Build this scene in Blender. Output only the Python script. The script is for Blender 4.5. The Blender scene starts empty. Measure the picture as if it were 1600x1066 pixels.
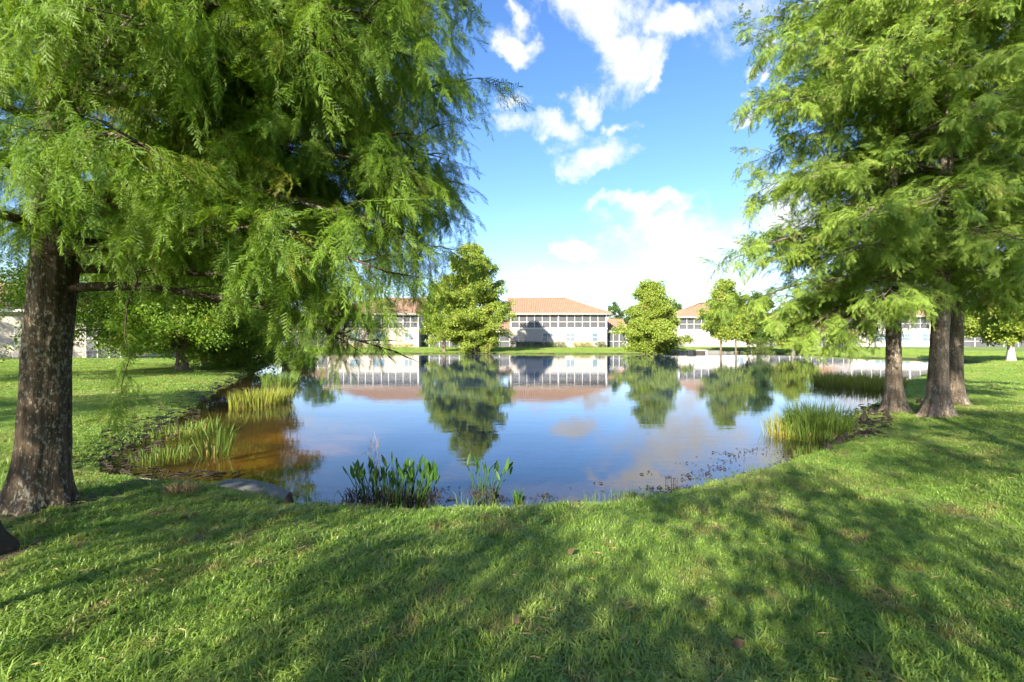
import bpy, math, random
import numpy as np
from mathutils import Vector, Matrix, Euler
R = math.radians
rng = np.random.default_rng(7)
random.seed(7)
scene = bpy.context.scene
COL = scene.collection

# ------------------------------------------------------------------ camera, sky, sun, exposure
F, CX, HY, CAMZ = 733.0, 800.0, 531.0, 1.70          # focal length in photo pixels, centre column, horizon row, eye height above water
cam_d = bpy.data.cameras.new('camera'); cam = bpy.data.objects.new('camera', cam_d); COL.objects.link(cam)
cam_d.sensor_width = 36.0; cam_d.lens = F / 1600 * 36
cam_d.clip_start = 0.05; cam_d.clip_end = 6000
cam.location = (0, 0, CAMZ); cam.rotation_euler = (R(90) - math.atan(2 / F), 0, 0)
scene.camera = cam

SUN_EL, SUN_AZ = R(25), R(-154)     # azimuth of the sun seen from above, from +Y towards +X (behind the viewer, to the left)
sun_dir = Vector((math.sin(SUN_AZ) * math.cos(SUN_EL), math.cos(SUN_AZ) * math.cos(SUN_EL), math.sin(SUN_EL)))
sun_d = bpy.data.lights.new('sun', 'SUN'); sun = bpy.data.objects.new('sun', sun_d); COL.objects.link(sun)
sun_d.energy = 5.0; sun_d.angle = R(0.53); sun_d.color = (1.0, 0.91, 0.74)
sun.rotation_euler = (-sun_dir).to_track_quat('-Z', 'Y').to_euler()
sun.location = sun_dir * 60

world = bpy.data.worlds.new('World'); scene.world = world; world.use_nodes = True
def build_world():
    nt = world.node_tree; N, L = nt.nodes, nt.links
    bg = N['Background']; bg.inputs['Strength'].default_value = 0.09
    sky = N.new('ShaderNodeTexSky'); sky.sky_type = 'NISHITA'; sky.sun_disc = False
    sky.sun_elevation = SUN_EL; sky.sun_rotation = SUN_AZ
    sky.air_density = 1.0; sky.dust_density = 0.3; sky.ozone_density = 2.0
    hs = N.new('ShaderNodeHueSaturation'); hs.inputs['Saturation'].default_value = 1.2; hs.inputs['Value'].default_value = 1.0
    L.new(sky.outputs[0], hs.inputs['Color'])
    tint = N.new('ShaderNodeMix'); tint.data_type = 'RGBA'; tint.blend_type = 'MULTIPLY'; tint.inputs['Factor'].default_value = 1; L.new(hs.outputs[0], tint.inputs['A']); tint.inputs['B'].default_value = (.90, .87, 1, 1)
    tc = N.new('ShaderNodeTexCoord')
    # soft-edged cloud masses: one ellipsoid of direction each, broken up by fractal noise
    def at(px, py): return Vector(((px - CX) / F, 1.0, (HY - py) / F)).normalized()
    spots = []     # direction, half width, half height (radians), roll
    for px, py, w, h, roll in ((920, 15, 110, 80, 20), (962, 78, 76, 60, 10), (880, -30, 90, 60, 0), (812, 72, 38, 22, 20), (795, 25, 30, 16, 60), (1050, 12, 80, 26, 5),
                               (860, 212, 74, 24, 15), (922, 236, 60, 30, -5), (898, 165, 34, 22, 5), (968, 192, 28, 13, 10), (1032, 124, 15, 17, 0),
                               (812, 160, 32, 13, 0), (1180, 105, 30, 12, -20), (1200, 118, 16, 11, 0), (1165, 170, 24, 14, 0), (1190, 60, 26, 13, 0),
                               (1110, 380, 180, 70, 4), (1020, 312, 100, 14, -4), (905, 398, 36, 17, 0), (1260, 345, 170, 70, 0), (905, 440, 80, 12, 0), (1130, 440, 110, 22, 0),
                               (120, 470, 260, 36, 0), (400, 400, 100, 30, 0), (1500, 420, 160, 44, 0)):
        d = at(px, py); c = d.y
        spots.append((d, w / F * c, h / F * c, R(roll)))
    r2 = random.Random(11)
    for k in range(34):      # the same kind of sky all the way round
        az = R(48) + k / 34 * R(264); el = R(r2.choice((7, 12, 20, 32, 45, 62)))
        d = Vector((math.sin(az) * math.cos(el), math.cos(az) * math.cos(el), math.sin(el)))
        s = r2.uniform(.08, .22); spots.append((d, s * 1.6, s * r2.uniform(.3, .6), r2.uniform(-.2, .2)))
    n1 = N.new('ShaderNodeTexNoise'); n1.inputs['Scale'].default_value = 9; n1.inputs['Detail'].default_value = 9; n1.inputs['Roughness'].default_value = .66; n1.inputs['Distortion'].default_value = .25
    L.new(tc.outputs['Generated'], n1.inputs['Vector'])
    nw = N.new('ShaderNodeTexNoise'); nw.inputs['Scale'].default_value = 7; nw.inputs['Detail'].default_value = 6; nw.inputs['Roughness'].default_value = .6; L.new(tc.outputs['Generated'], nw.inputs['Vector'])
    w1 = N.new('ShaderNodeVectorMath'); w1.operation = 'SUBTRACT'; L.new(nw.outputs['Color'], w1.inputs[0]); w1.inputs[1].default_value = (.5, .5, .5)
    w2 = N.new('ShaderNodeVectorMath'); w2.operation = 'MULTIPLY_ADD'; L.new(w1.outputs[0], w2.inputs[0]); w2.inputs[1].default_value = (.20, .20, .16); L.new(tc.outputs['Generated'], w2.inputs[2])
    prev = None
    for d, w, h, roll in spots:
        f = d.normalized(); r = f.cross(Vector((0, 0, 1))).normalized(); u = r.cross(f)
        r_, u_ = r * math.cos(roll) + u * -math.sin(roll), u * math.cos(roll) + r * math.sin(roll)
        m = Matrix((r_, f, u_)).transposed()
        mp = N.new('ShaderNodeMapping'); mp.vector_type = 'TEXTURE'
        mp.inputs['Location'].default_value = f; mp.inputs['Rotation'].default_value = m.to_euler(); mp.inputs['Scale'].default_value = (w * 1.25, .8, h * 1.25)
        L.new(w2.outputs[0], mp.inputs['Vector'])
        g = N.new('ShaderNodeTexGradient'); g.gradient_type = 'SPHERICAL'; L.new(mp.outputs[0], g.inputs[0])
        if prev is None: prev = g.outputs['Fac']
        else:
            mx = N.new('ShaderNodeMath'); mx.operation = 'MAXIMUM'; L.new(prev, mx.inputs[0]); L.new(g.outputs['Fac'], mx.inputs[1]); prev = mx.outputs[0]
    ad = N.new('ShaderNodeMath'); ad.operation = 'MULTIPLY_ADD'; L.new(n1.outputs['Fac'], ad.inputs[0]); ad.inputs[1].default_value = 3.2; ad.inputs[2].default_value = -1.62
    sm = N.new('ShaderNodeMath'); sm.operation = 'ADD'; L.new(prev, sm.inputs[0]); L.new(ad.outputs[0], sm.inputs[1])
    mr = N.new('ShaderNodeMapRange'); mr.interpolation_type = 'SMOOTHSTEP'; mr.inputs['From Min'].default_value = .0; mr.inputs['From Max'].default_value = 1.0
    L.new(sm.outputs[0], mr.inputs['Value'])
    gate = N.new('ShaderNodeMapRange'); gate.inputs['From Max'].default_value = .12; L.new(prev, gate.inputs['Value'])
    den = N.new('ShaderNodeMath'); den.operation = 'MULTIPLY'; L.new(mr.outputs[0], den.inputs[0]); L.new(gate.outputs[0], den.inputs[1])
    n2 = N.new('ShaderNodeTexNoise'); n2.inputs['Scale'].default_value = 14; n2.inputs['Detail'].default_value = 5; L.new(tc.outputs['Generated'], n2.inputs['Vector'])
    cr = N.new('ShaderNodeMix'); cr.data_type = 'RGBA'; L.new(n2.outputs['Fac'], cr.inputs['Factor'])
    k = .37 / .09
    cr.inputs['A'].default_value = (.70 * k, .76 * k, .86 * k, 1); cr.inputs['B'].default_value = (1.1 * k, 1.1 * k, 1.1 * k, 1)
    mix = N.new('ShaderNodeMix'); mix.data_type = 'RGBA'; L.new(den.outputs[0], mix.inputs['Factor']); L.new(tint.outputs['Result'], mix.inputs['A']); L.new(cr.outputs['Result'], mix.inputs['B'])
    L.new(mix.outputs['Result'], bg.inputs['Color'])
build_world()
world.cycles.sampling_method = 'MANUAL'; world.cycles.sample_map_resolution = 256
vs = scene.view_settings
scene.display_settings.display_device = 'sRGB'
vs.view_transform = 'Standard'; vs.look = 'None'; vs.gamma = 1.0; vs.use_curve_mapping = False
vs.exposure = 1.85
cy = scene.cycles
cy.use_adaptive_sampling = True; cy.adaptive_threshold = .03; cy.use_denoising = True; cy.max_bounces = 7; cy.diffuse_bounces = 3; cy.glossy_bounces = 3; cy.transmission_bounces = 4; cy.transparent_max_bounces = 10
cy.caustics_reflective = False; cy.caustics_refractive = False; cy.sample_clamp_indirect = 6

# ------------------------------------------------------------------ helpers
def px_at(px, py, z):                 # a photo pixel whose ray meets the level z
    d = F * (CAMZ - z) / (py - HY); return np.array(((px - CX) / F * d, d, z))
def px_d(px, py, d):                  # a photo pixel at a known distance
    return np.array(((px - CX) / F * d, d, CAMZ + (HY - py) / F * d))

def hash3(ix, iy, iz):
    n = (ix.astype(np.int64) * 374761393 + iy.astype(np.int64) * 668265263 + iz.astype(np.int64) * 2147483647 // 7) & 0x7fffffff
    n = ((n ^ (n >> 13)) * 1274126177) & 0x7fffffff
    return ((n ^ (n >> 16)) & 0xffff) / 65535.0
def vnoise(x, y, z=None):
    x = np.asarray(x, float); y = np.asarray(y, float); z = np.zeros_like(x) if z is None else np.asarray(z, float)
    ix, iy, iz = np.floor(x), np.floor(y), np.floor(z); fx, fy, fz = x - ix, y - iy, z - iz
    fx, fy, fz = fx * fx * (3 - 2 * fx), fy * fy * (3 - 2 * fy), fz * fz * (3 - 2 * fz)
    def c(a, b, d): return hash3(ix + a, iy + b, iz + d)
    l = lambda a, b, t: a + (b - a) * t
    return l(l(l(c(0,0,0), c(1,0,0), fx), l(c(0,1,0), c(1,1,0), fx), fy), l(l(c(0,0,1), c(1,0,1), fx), l(c(0,1,1), c(1,1,1), fx), fy), fz)
def fbm(x, y, z=None, o=4):
    s, a = 0, .5
    for i in range(o):
        s = s + a * vnoise(np.asarray(x) * 2**i + 17 * i, np.asarray(y) * 2**i + 5 * i, None if z is None else np.asarray(z) * 2**i); a *= .5
    return s

class MB:
    def __init__(s): s.v, s.f = [], []
    def add(s, verts, faces):
        o = len(s.v); s.v += [tuple(map(float, p)) for p in verts]; s.f += [tuple(i + o for i in f) for f in faces]; return s
    def box(s, x0, x1, y0, y1, z0, z1):
        v = [(x, y, z) for z in (z0, z1) for y in (y0, y1) for x in (x0, x1)]
        return s.add(v, [(0,2,3,1), (4,5,7,6), (0,1,5,4), (2,6,7,3), (0,4,6,2), (1,3,7,5)])
    def tube(s, pts, rad, seg=6, cap=True):
        pts = [Vector(p) for p in pts]; n = len(pts); v, f = [], []
        for i, p in enumerate(pts):
            t = (pts[min(i + 1, n - 1)] - pts[max(i - 1, 0)]).normalized()
            a = t.cross(Vector((.13, .31, .94)) if abs(t.z) < .9 else Vector((1, .1, 0))).normalized(); b = t.cross(a)
            for k in range(seg):
                q = 2 * math.pi * k / seg; v.append(p + (a * math.cos(q) + b * math.sin(q)) * rad[i])
        for i in range(n - 1):
            for k in range(seg):
                k2 = (k + 1) % seg; f.append((i * seg + k, i * seg + k2, (i + 1) * seg + k2, (i + 1) * seg + k))
        if cap: f.append(tuple(range(seg - 1, -1, -1))); f.append(tuple((n - 1) * seg + k for k in range(seg)))
        return s.add(v, f)
    def mesh(s, name, mat=None, smooth=False):
        m = bpy.data.meshes.new(name); m.from_pydata(s.v, [], s.f)
        if mat: m.materials.append(mat)
        if smooth: m.polygons.foreach_set('use_smooth', [True] * len(m.polygons))
        m.update(); return m
    def build(s, name, mat, parent=None, smooth=False, loc=(0, 0, 0)):
        return link(name, s.mesh(name, mat, smooth), parent, loc)
def link(name, mesh, parent=None, loc=(0, 0, 0), rot=(0, 0, 0), scale=(1, 1, 1)):
    o = bpy.data.objects.new(name, mesh); COL.objects.link(o); o.parent = parent; o.location = loc; o.rotation_euler = rot; o.scale = scale; return o
def tag(o, label=None, cat=None, group=None, kind=None):
    for k, v in (('label', label), ('category', cat), ('group', group), ('kind', kind)):
        if v: o[k] = v
    return o
def thing(name, label, cat, loc=(0, 0, 0), rz=0, group=None):
    return tag(link(name, None, None, loc, (0, 0, rz)), label, cat, group)
def grid_mesh(name, X, Y, Z, mat, keep=None, smooth=True):
    ny, nx = X.shape; v = np.stack([X, Y, Z], -1).reshape(-1, 3)
    i = np.arange(ny * nx).reshape(ny, nx); q = np.stack([i[:-1, :-1], i[:-1, 1:], i[1:, 1:], i[1:, :-1]], -1).reshape(-1, 4)
    if keep is not None: q = q[keep.reshape(-1)]
    m = bpy.data.meshes.new(name); m.vertices.add(len(v)); m.vertices.foreach_set('co', v.ravel())
    m.loops.add(q.size); m.loops.foreach_set('vertex_index', q.ravel().astype(np.int32))
    m.polygons.add(len(q)); m.polygons.foreach_set('loop_start', np.arange(0, q.size, 4, dtype=np.int32))
    m.polygons.foreach_set('use_smooth', np.full(len(q), smooth)); m.materials.append(mat); m.update(calc_edges=True); m.validate(); return m

# ------------------------------------------------------------------ materials
class Mat:
    def __init__(s, name):
        s.m = bpy.data.materials.new(name); s.m.use_nodes = True; s.t = s.m.node_tree; s.N, s.L = s.t.nodes, s.t.links
        s.b = s.N['Principled BSDF']; s.out = s.N['Material Output']; s.b.inputs['Roughness'].default_value = .8; s.b.inputs['Specular IOR Level'].default_value = .25
    def n(s, t, **k):
        x = s.N.new('ShaderNode' + t)
        for a, v in k.items():
            if a in x.inputs.keys() and not hasattr(type(x), a): s.set(x.inputs[a], v)
            else: setattr(x, a, v)
        return x
    def set(s, i, v):
        if hasattr(v, 'is_linked') or isinstance(v, bpy.types.NodeSocket): s.L.new(v, i)
        else: i.default_value = v
    def pos(s, scale=(1, 1, 1), obj=False):
        c = s.n('TexCoord').outputs['Object'] if obj else s.n('NewGeometry').outputs['Position']
        if scale == (1, 1, 1): return c
        m = s.n('Mapping', Vector=c); m.inputs['Scale'].default_value = scale; return m.outputs[0]
    def noise(s, scale, vec=None, detail=4, rough=.55):
        x = s.n('TexNoise'); x.inputs['Scale'].default_value = scale; x.inputs['Detail'].default_value = detail; x.inputs['Roughness'].default_value = rough
        s.L.new(vec if vec is not None else s.pos(), x.inputs['Vector']); return x.outputs['Fac']
    def ramp(s, fac, stops):
        r = s.n('ValToRGB'); s.L.new(fac, r.inputs[0]); e = r.color_ramp.elements
        while len(e) < len(stops): e.new(.5)
        for el, (p, c) in zip(e, stops): el.position = p; el.color = (*c, 1) if len(c) == 3 else c
        return r.outputs[0]
    def mix(s, fac, a, b, mode='MIX'):
        x = s.n('Mix', data_type='RGBA', blend_type=mode)
        for i, v in (('Factor', fac), ('A', a), ('B', b)):
            k = [q for q in x.inputs if q.name == i and q.enabled][0]
            if isinstance(v, bpy.types.NodeSocket): s.L.new(v, k)
            else: k.default_value = v if not isinstance(v, tuple) or len(v) == 4 else (*v, 1)
        return [q for q in x.outputs if q.enabled][0]
    def bump(s, h, strength=.5, dist=.02):
        b = s.n('Bump'); b.inputs['Strength'].default_value = strength; b.inputs['Distance'].default_value = dist; s.L.new(h, b.inputs['Height']); s.L.new(b.outputs[0], s.b.inputs['Normal']); return b
    def col(s, c):
        if isinstance(c, bpy.types.NodeSocket): s.L.new(c, s.b.inputs['Base Color'])
        else: s.b.inputs['Base Color'].default_value = (*c, 1)
        return s
    def rough(s, v): s.b.inputs['Roughness'].default_value = v; return s
M = {}
def plain(name, c, rough=.7, var=.15, scale=3.0, bump=0):
    m = Mat(name); n = m.noise(scale, m.pos())
    m.col(m.mix(n, tuple(x * (1 - var) for x in c), tuple(min(1, x * (1 + var)) for x in c))).rough(rough)
    if bump: m.bump(m.noise(scale * 12), bump, .01)
    M[name] = m.m; return m.m
def leaf_mat(name, ca, cb, cc, trans, tw=.4, nscale=.6, rough=.5):
    m = Mat(name); oi = m.n('ObjectInfo'); n = m.noise(nscale, m.pos(), 3)
    s1 = m.n('Math', operation='ADD'); m.L.new(oi.outputs['Random'], s1.inputs[0]); m.L.new(n, s1.inputs[1])
    c = m.ramp(s1.outputs[0], [(.25, ca), (.95, cb), (1.0, cb)])
    s2 = m.n('MapRange'); s2.inputs['From Min'].default_value = .93; s2.inputs['From Max'].default_value = 1.0; m.L.new(oi.outputs['Random'], s2.inputs['Value'])
    c = m.mix(s2.outputs[0], c, cc)
    m.col(c).rough(rough)
    tr = m.n('BsdfTranslucent'); m.L.new(m.mix(1.0, c, (*trans, 1), 'MULTIPLY'), tr.inputs['Color'])
    ms = m.n('MixShader'); ms.inputs[0].default_value = tw; m.L.new(m.b.outputs[0], ms.inputs[1]); m.L.new(tr.outputs[0], ms.inputs[2]); m.L.new(ms.outputs[0], m.out.inputs['Surface'])
    M[name] = m.m; return m.m
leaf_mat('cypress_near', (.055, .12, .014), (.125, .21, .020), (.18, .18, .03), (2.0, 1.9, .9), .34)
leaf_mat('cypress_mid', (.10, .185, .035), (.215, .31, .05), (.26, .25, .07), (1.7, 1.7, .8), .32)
leaf_mat('tree_far', (.13, .20, .03), (.24, .31, .05), (.28, .26, .07), (1.5, 1.5, .7), .35, .25)
leaf_mat('tree_dark', (.04, .09, .02), (.08, .14, .025), (.12, .13, .03), (1.5, 1.6, .8), .35, .3)
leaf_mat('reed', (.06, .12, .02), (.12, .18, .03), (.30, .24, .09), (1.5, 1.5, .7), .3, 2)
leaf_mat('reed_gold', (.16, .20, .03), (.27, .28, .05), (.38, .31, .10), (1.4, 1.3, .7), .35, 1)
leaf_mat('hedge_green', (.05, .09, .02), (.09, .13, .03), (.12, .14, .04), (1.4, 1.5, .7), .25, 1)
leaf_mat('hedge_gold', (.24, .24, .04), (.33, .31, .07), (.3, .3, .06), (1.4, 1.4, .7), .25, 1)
leaf_mat('weed_leaf', (.03, .085, .02), (.055, .12, .022), (.06, .10, .02), (1.6, 1.8, .7), .3, 4, .35)

def bark(name, dark, mid, pale, sc=1.0, lich=.55):
    m = Mat(name); p = m.pos((9 * sc, 9 * sc, 1.6 * sc), True); p2 = m.pos((1, 1, .55), True)
    n = m.noise(2.2, p, 8, .65); fl = m.noise(38 * sc, p2, 5, .7); big = m.noise(3.0 * sc, p2, 3)
    c = m.ramp(n, [(.32, dark), (.55, mid), (.78, tuple(x * 1.35 for x in mid))])
    th = m.n('Math', operation='MULTIPLY_ADD'); m.L.new(big, th.inputs[0]); th.inputs[1].default_value = .35; m.L.new(fl, th.inputs[2])
    f = m.n('MapRange'); f.inputs['From Min'].default_value = lich + .16; f.inputs['From Max'].default_value = lich + .26; m.L.new(th.outputs[0], f.inputs['Value'])
    m.col(m.mix(f.outputs[0], c, pale)).rough(.95)
    h = m.n('Math', operation='MULTIPLY_ADD'); m.L.new(fl, h.inputs[0]); h.inputs[1].default_value = .45; m.L.new(n, h.inputs[2])
    m.bump(h.outputs[0], .9, .03); M[name] = m.m
bark('bark_near', (.028, .020, .013), (.085, .062, .042), (.27, .25, .19), 1.0)
bark('bark_mid', (.06, .045, .032), (.16, .125, .095), (.32, .29, .24), 1.0)
bark('bark_far', (.07, .05, .035), (.14, .11, .08), (.3, .27, .22), .5)
bark('bark_pale', (.25, .22, .18), (.42, .38, .33), (.55, .52, .47), .5)
plain('wall_cream', (.36, .315, .285), .85, .04, .8)
plain('wall_white', (.46, .425, .40), .85, .03, .8)
plain('trim_white', (.50, .48, .465), .6, .03, 1)
plain('concrete', (.17, .17, .17), .9, .3, 4, .6)
plain('knee_bark', (.045, .036, .028), .95, .5, 12, .8)
plain('twig', (.22, .17, .12), .9, .4, 9)
plain('pale_twig', (.40, .34, .25), .9, .3, 9)
plain('dead_leaf', (.10, .065, .035), .9, .4, 30)
plain('debris', (.022, .02, .026), .9, .4, 30)
plain('interior', (.22, .20, .19), .9, .1, 1)
plain('painted_mouth_shade', (.05, .045, .04), .9, .1, 1)  # colour stands in for the shade inside the far shore pipe
plain('straw', (.26, .19, .09), .9, .4, 12)
plain('roof_vent', (.20, .11, .07), .8, .2, 3)
def screen_mat():
    m = Mat('screen'); m.col((.10, .105, .12)).rough(.6)
    t = m.n('BsdfTransparent'); ms = m.n('MixShader'); ms.inputs[0].default_value = .42
    m.L.new(m.b.outputs[0], ms.inputs[1]); m.L.new(t.outputs[0], ms.inputs[2]); m.L.new(ms.outputs[0], m.out.inputs['Surface']); M['screen'] = m.m
screen_mat()
def glass_mat():
    m = Mat('window_glass'); m.col((.10, .16, .21)).rough(.06); m.b.inputs['Specular IOR Level'].default_value = .9; M['glass'] = m.m
glass_mat()
def roof_mat():
    m = Mat('roof_tile'); p = m.pos((3.2, 1.0, 3.4), True); n = m.noise(1.0, p, 3, .7); b = m.noise(.35, m.pos((1, 1, 1), True), 3)
    c = m.ramp(n, [(.3, (.15, .088, .056)), (.5, (.25, .155, .10)), (.72, (.36, .25, .17))])
    m.col(m.mix(b, c, (.26, .17, .115))).rough(.85)
    w = m.n('TexWave'); w.wave_type = 'BANDS'; w.bands_direction = 'Z'; w.inputs['Scale'].default_value = 2.0; m.L.new(m.pos((1, 1, 1), True), w.inputs['Vector'])
    m.bump(w.outputs['Fac'], .6, .03); M['roof'] = m.m
roof_mat()
def grass_mat():
    m = Mat('grass'); oi = m.n('ObjectInfo'); n = m.noise(.55, m.pos(), 4, .6); n2 = m.noise(2.6, m.pos(), 4, .65)
    c = m.ramp(n, [(.3, (.125, .235, .034)), (.5, (.180, .285, .048)), (.7, (.270, .320, .090))])
    c = m.mix(oi.outputs['Random'], c, m.mix(.5, c, (.24, .32, .07)))
    dry = m.n('MapRange'); dry.inputs['From Min'].default_value = .53; dry.inputs['From Max'].default_value = .66; m.L.new(n2, dry.inputs['Value'])
    d2 = m.n('Math', operation='MULTIPLY'); m.L.new(dry.outputs[0], d2.inputs[0]); m.L.new(oi.outputs['Random'], d2.inputs[1])
    c = m.mix(d2.outputs[0], c, (.30, .245, .095))
    m.col(c).rough(.45); m.b.inputs['Specular IOR Level'].default_value = .35
    tr = m.n('BsdfTranslucent'); m.L.new(m.mix(1.0, c, (1.5, 1.5, .8, 1), 'MULTIPLY'), tr.inputs['Color'])
    ms = m.n('MixShader'); ms.inputs[0].default_value = .35; m.L.new(m.b.outputs[0], ms.inputs[1]); m.L.new(tr.outputs[0], ms.inputs[2]); m.L.new(ms.outputs[0], m.out.inputs['Surface']); M['grass'] = m.m
grass_mat()
def ground_mat():
    m = Mat('lawn_ground'); a = m.n('Attribute', attribute_name='shore'); n = m.noise(.55, m.pos(), 4, .6); n2 = m.noise(9, m.pos(), 6, .7); n3 = m.noise(.35, m.pos(), 3)
    lawn = m.ramp(n, [(.3, (.110, .200, .030)), (.52, (.150, .240, .040)), (.72, (.205, .255, .065))])
    dp = m.noise(2.6, m.pos(), 4, .65); df = m.n('MapRange'); df.inputs['From Min'].default_value = .54; df.inputs['From Max'].default_value = .66; m.L.new(dp, df.inputs['Value'])
    lawn = m.mix(df.outputs[0], lawn, (.17, .125, .06))
    lawn = m.mix(n2, m.mix(.3, lawn, (.05, .055, .02)), lawn)
    mud = m.ramp(n2, [(.3, (.022, .018, .013)), (.7, (.075, .058, .04))])
    sa = m.n('Attribute', attribute_name='sand'); bed = m.mix(sa.outputs['Fac'], mud, m.ramp(m.noise(.9, m.pos(), 4), [(.35, (.055, .032, .006)), (.52, (.125, .072, .011)), (.7, (.19, .115, .02))]))
    so = m.n('Attribute', attribute_name='soil'); lawn = m.mix(so.outputs['Fac'], lawn, m.ramp(n2, [(.3, (.05, .036, .022)), (.7, (.14, .10, .06))]))
    f1 = m.n('MapRange'); f1.inputs['From Min'].default_value = .12; f1.inputs['From Max'].default_value = .45; m.L.new(a.outputs['Fac'], f1.inputs['Value'])
    f2 = m.n('MapRange'); f2.inputs['From Min'].default_value = -.7; f2.inputs['From Max'].default_value = -.25; m.L.new(a.outputs['Fac'], f2.inputs['Value'])
    c = m.mix(f1.outputs[0], m.mix(f2.outputs[0], bed, mud), lawn)
    m.col(c).rough(.95); m.bump(n2, .8, .04); M['ground'] = m.m
ground_mat()
def water_mat():
    m = Mat('pond_water'); N = m.N
    a = m.n('Attribute', attribute_name='depth')
    ex = m.n('MapRange'); ex.interpolation_type = 'SMOOTHSTEP'; ex.inputs['From Min'].default_value = .05; ex.inputs['From Max'].default_value = 1.5; m.L.new(a.outputs['Fac'], ex.inputs['Value'])
    n1 = m.noise(1.0, m.pos((1.4, 5.0, 1)), 3, .5); n2 = m.noise(1.0, m.pos((.35, 1.1, 1)), 2, .5)
    hh = m.n('Math', operation='MULTIPLY_ADD'); m.L.new(n2, hh.inputs[0]); hh.inputs[1].default_value = 1.5; m.L.new(n1, hh.inputs[2])
    bp = m.n('Bump'); bp.inputs['Strength'].default_value = .035; bp.inputs['Distance'].default_value = .035; m.L.new(hh.outputs[0], bp.inputs['Height'])
    fr = m.n('Fresnel'); fr.inputs['IOR'].default_value = 1.52; m.L.new(bp.outputs[0], fr.inputs['Normal'])
    gl = m.n('BsdfGlossy'); gl.inputs['Roughness'].default_value = .025; gl.inputs['Color'].default_value = (.96, .97, 1, 1); m.L.new(bp.outputs[0], gl.inputs['Normal'])
    tr = m.n('BsdfTransparent'); tr.inputs['Color'].default_value = (.97, .84, .5, 1)
    df = m.n('BsdfDiffuse'); df.inputs['Color'].default_value = (.018, .036, .075, 1)
    body = m.n('MixShader'); m.L.new(ex.outputs[0], body.inputs[0]); m.L.new(tr.outputs[0], body.inputs[1]); m.L.new(df.outputs[0], body.inputs[2])
    ms = m.n('MixShader'); bf = m.n('NewGeometry'); ff = m.n('Math', operation='MULTIPLY_ADD'); m.L.new(bf.outputs['Backfacing'], ff.inputs[0]); ff.inputs[1].default_value = -.9; ff.inputs[2].default_value = 1; f2 = m.n('Math', operation='MULTIPLY'); m.L.new(fr.outputs[0], f2.inputs[0]); m.L.new(ff.outputs[0], f2.inputs[1]); m.L.new(f2.outputs[0], ms.inputs[0]); m.L.new(body.outputs[0], ms.inputs[1]); m.L.new(gl.outputs[0], ms.inputs[2])
    m.L.new(ms.outputs[0], m.out.inputs['Surface']); M['water'] = m.m
water_mat()

# ------------------------------------------------------------------ ground and pond
TRUNKS = [(*px_at(55, 790, .2)[:2], .62), (*px_at(1398, 643, .17)[:2], .75), (*px_at(1464, 648, .22)[:2], .62), (*px_at(1492, 626, .26)[:2], .7), (*px_at(0, 862, .22)[:2], .3)]
def bare(x, y):                       # worn soil and litter round the trunks, 0 to 1
    x = np.asarray(x, float); y = np.asarray(y, float); b = np.zeros_like(x); n = fbm(x * 3 + 9, y * 3)
    for tx, ty, r_ in TRUNKS: b = np.maximum(b, np.clip(1.25 - np.hypot(x - tx, y - ty) / r_ + (n - .45) * 1.6, 0, 1))
    return b
POND = np.array([(.65, 4.75), (-.65, 4.62), (-1.9, 4.65), (-2.55, 4.95), (-3.1, 5.35), (-3.8, 5.5), (-5.0, 5.75), (-5.7, 6.4), (-6.1, 7.4), (-6.9, 9.3), (-7.9, 11.5), (-10.4, 16.6), (-13.9, 25.4),
                 (-17.6, 35), (-27, 47), (-42, 50), (-48, 55), (-40, 58), (-27, 56.5), (-10, 57.5), (-5, 58.5), (3, 57), (15, 55.5), (19, 57), (21, 60), (32, 58.5), (34, 52), (32, 45), (35.6, 40), (35.2, 34),
                 (31, 31), (22.6, 25), (16.4, 19.4), (12.9, 15.8), (10.2, 12.9), (8.5, 11.3), (7.3, 10.0), (6.2, 8.65), (5.0, 7.4), (4.2, 6.75), (3.2, 6.05), (2.2, 5.35), (1.4, 4.95)])
def smooth_poly(P, it=2):
    for _ in range(it):
        Q = np.roll(P, -1, 0); P = np.stack([P * .75 + Q * .25, P * .25 + Q * .75], 1).reshape(-1, 2)
    return P
PS = smooth_poly(POND)
def pond_sd(x, y):                    # signed distance to the shoreline, positive on land
    x = np.asarray(x, float); y = np.asarray(y, float); sh = x.shape; p = np.stack([x.ravel(), y.ravel()], 1)
    if len(p) < 40:
        A, B = PS, np.roll(PS, -1, 0); e = (B - A)[None]; w = p[:, None] - A[None]; t = np.clip((w * e).sum(2) / (e * e).sum(2), 0, 1); d = w - t[..., None] * e; d = np.sqrt((d * d).sum(2).min(1))
        c = (A[None, :, 1] > p[:, None, 1]) != (B[None, :, 1] > p[:, None, 1]); xx = e[..., 0] * w[..., 1] / np.where(abs(e[..., 1]) < 1e-12, 1, e[..., 1]) + A[None, :, 0]
        ins = (c & (p[:, None, 0] < xx)).sum(1) % 2 == 1
        return np.where(ins, -d, d).reshape(sh) + (fbm(x * 2.2, y * 2.2, o=3).reshape(sh) - .44) * .28
    best = np.full(len(p), 1e18); ins = np.zeros(len(p), bool)
    for a, b in zip(PS, np.roll(PS, -1, 0)):
        e = b - a; w = p - a; t = np.clip((w @ e) / (e @ e), 0, 1); d = w - t[:, None] * e; best = np.minimum(best, (d * d).sum(1))
        c = (a[1] > p[:, 1]) != (b[1] > p[:, 1])
        if abs(e[1]) > 1e-12: ins ^= c & (p[:, 0] < e[0] * (p[:, 1] - a[1]) / e[1] + a[0])
    d = np.sqrt(best); return np.where(ins, -d, d).reshape(sh) + (fbm(x * 2.2, y * 2.2, o=3).reshape(sh) - .44) * .28
def sstep(a, b, x): t = np.clip((x - a) / (b - a), 0, 1); return t * t * (3 - 2 * t)
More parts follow.
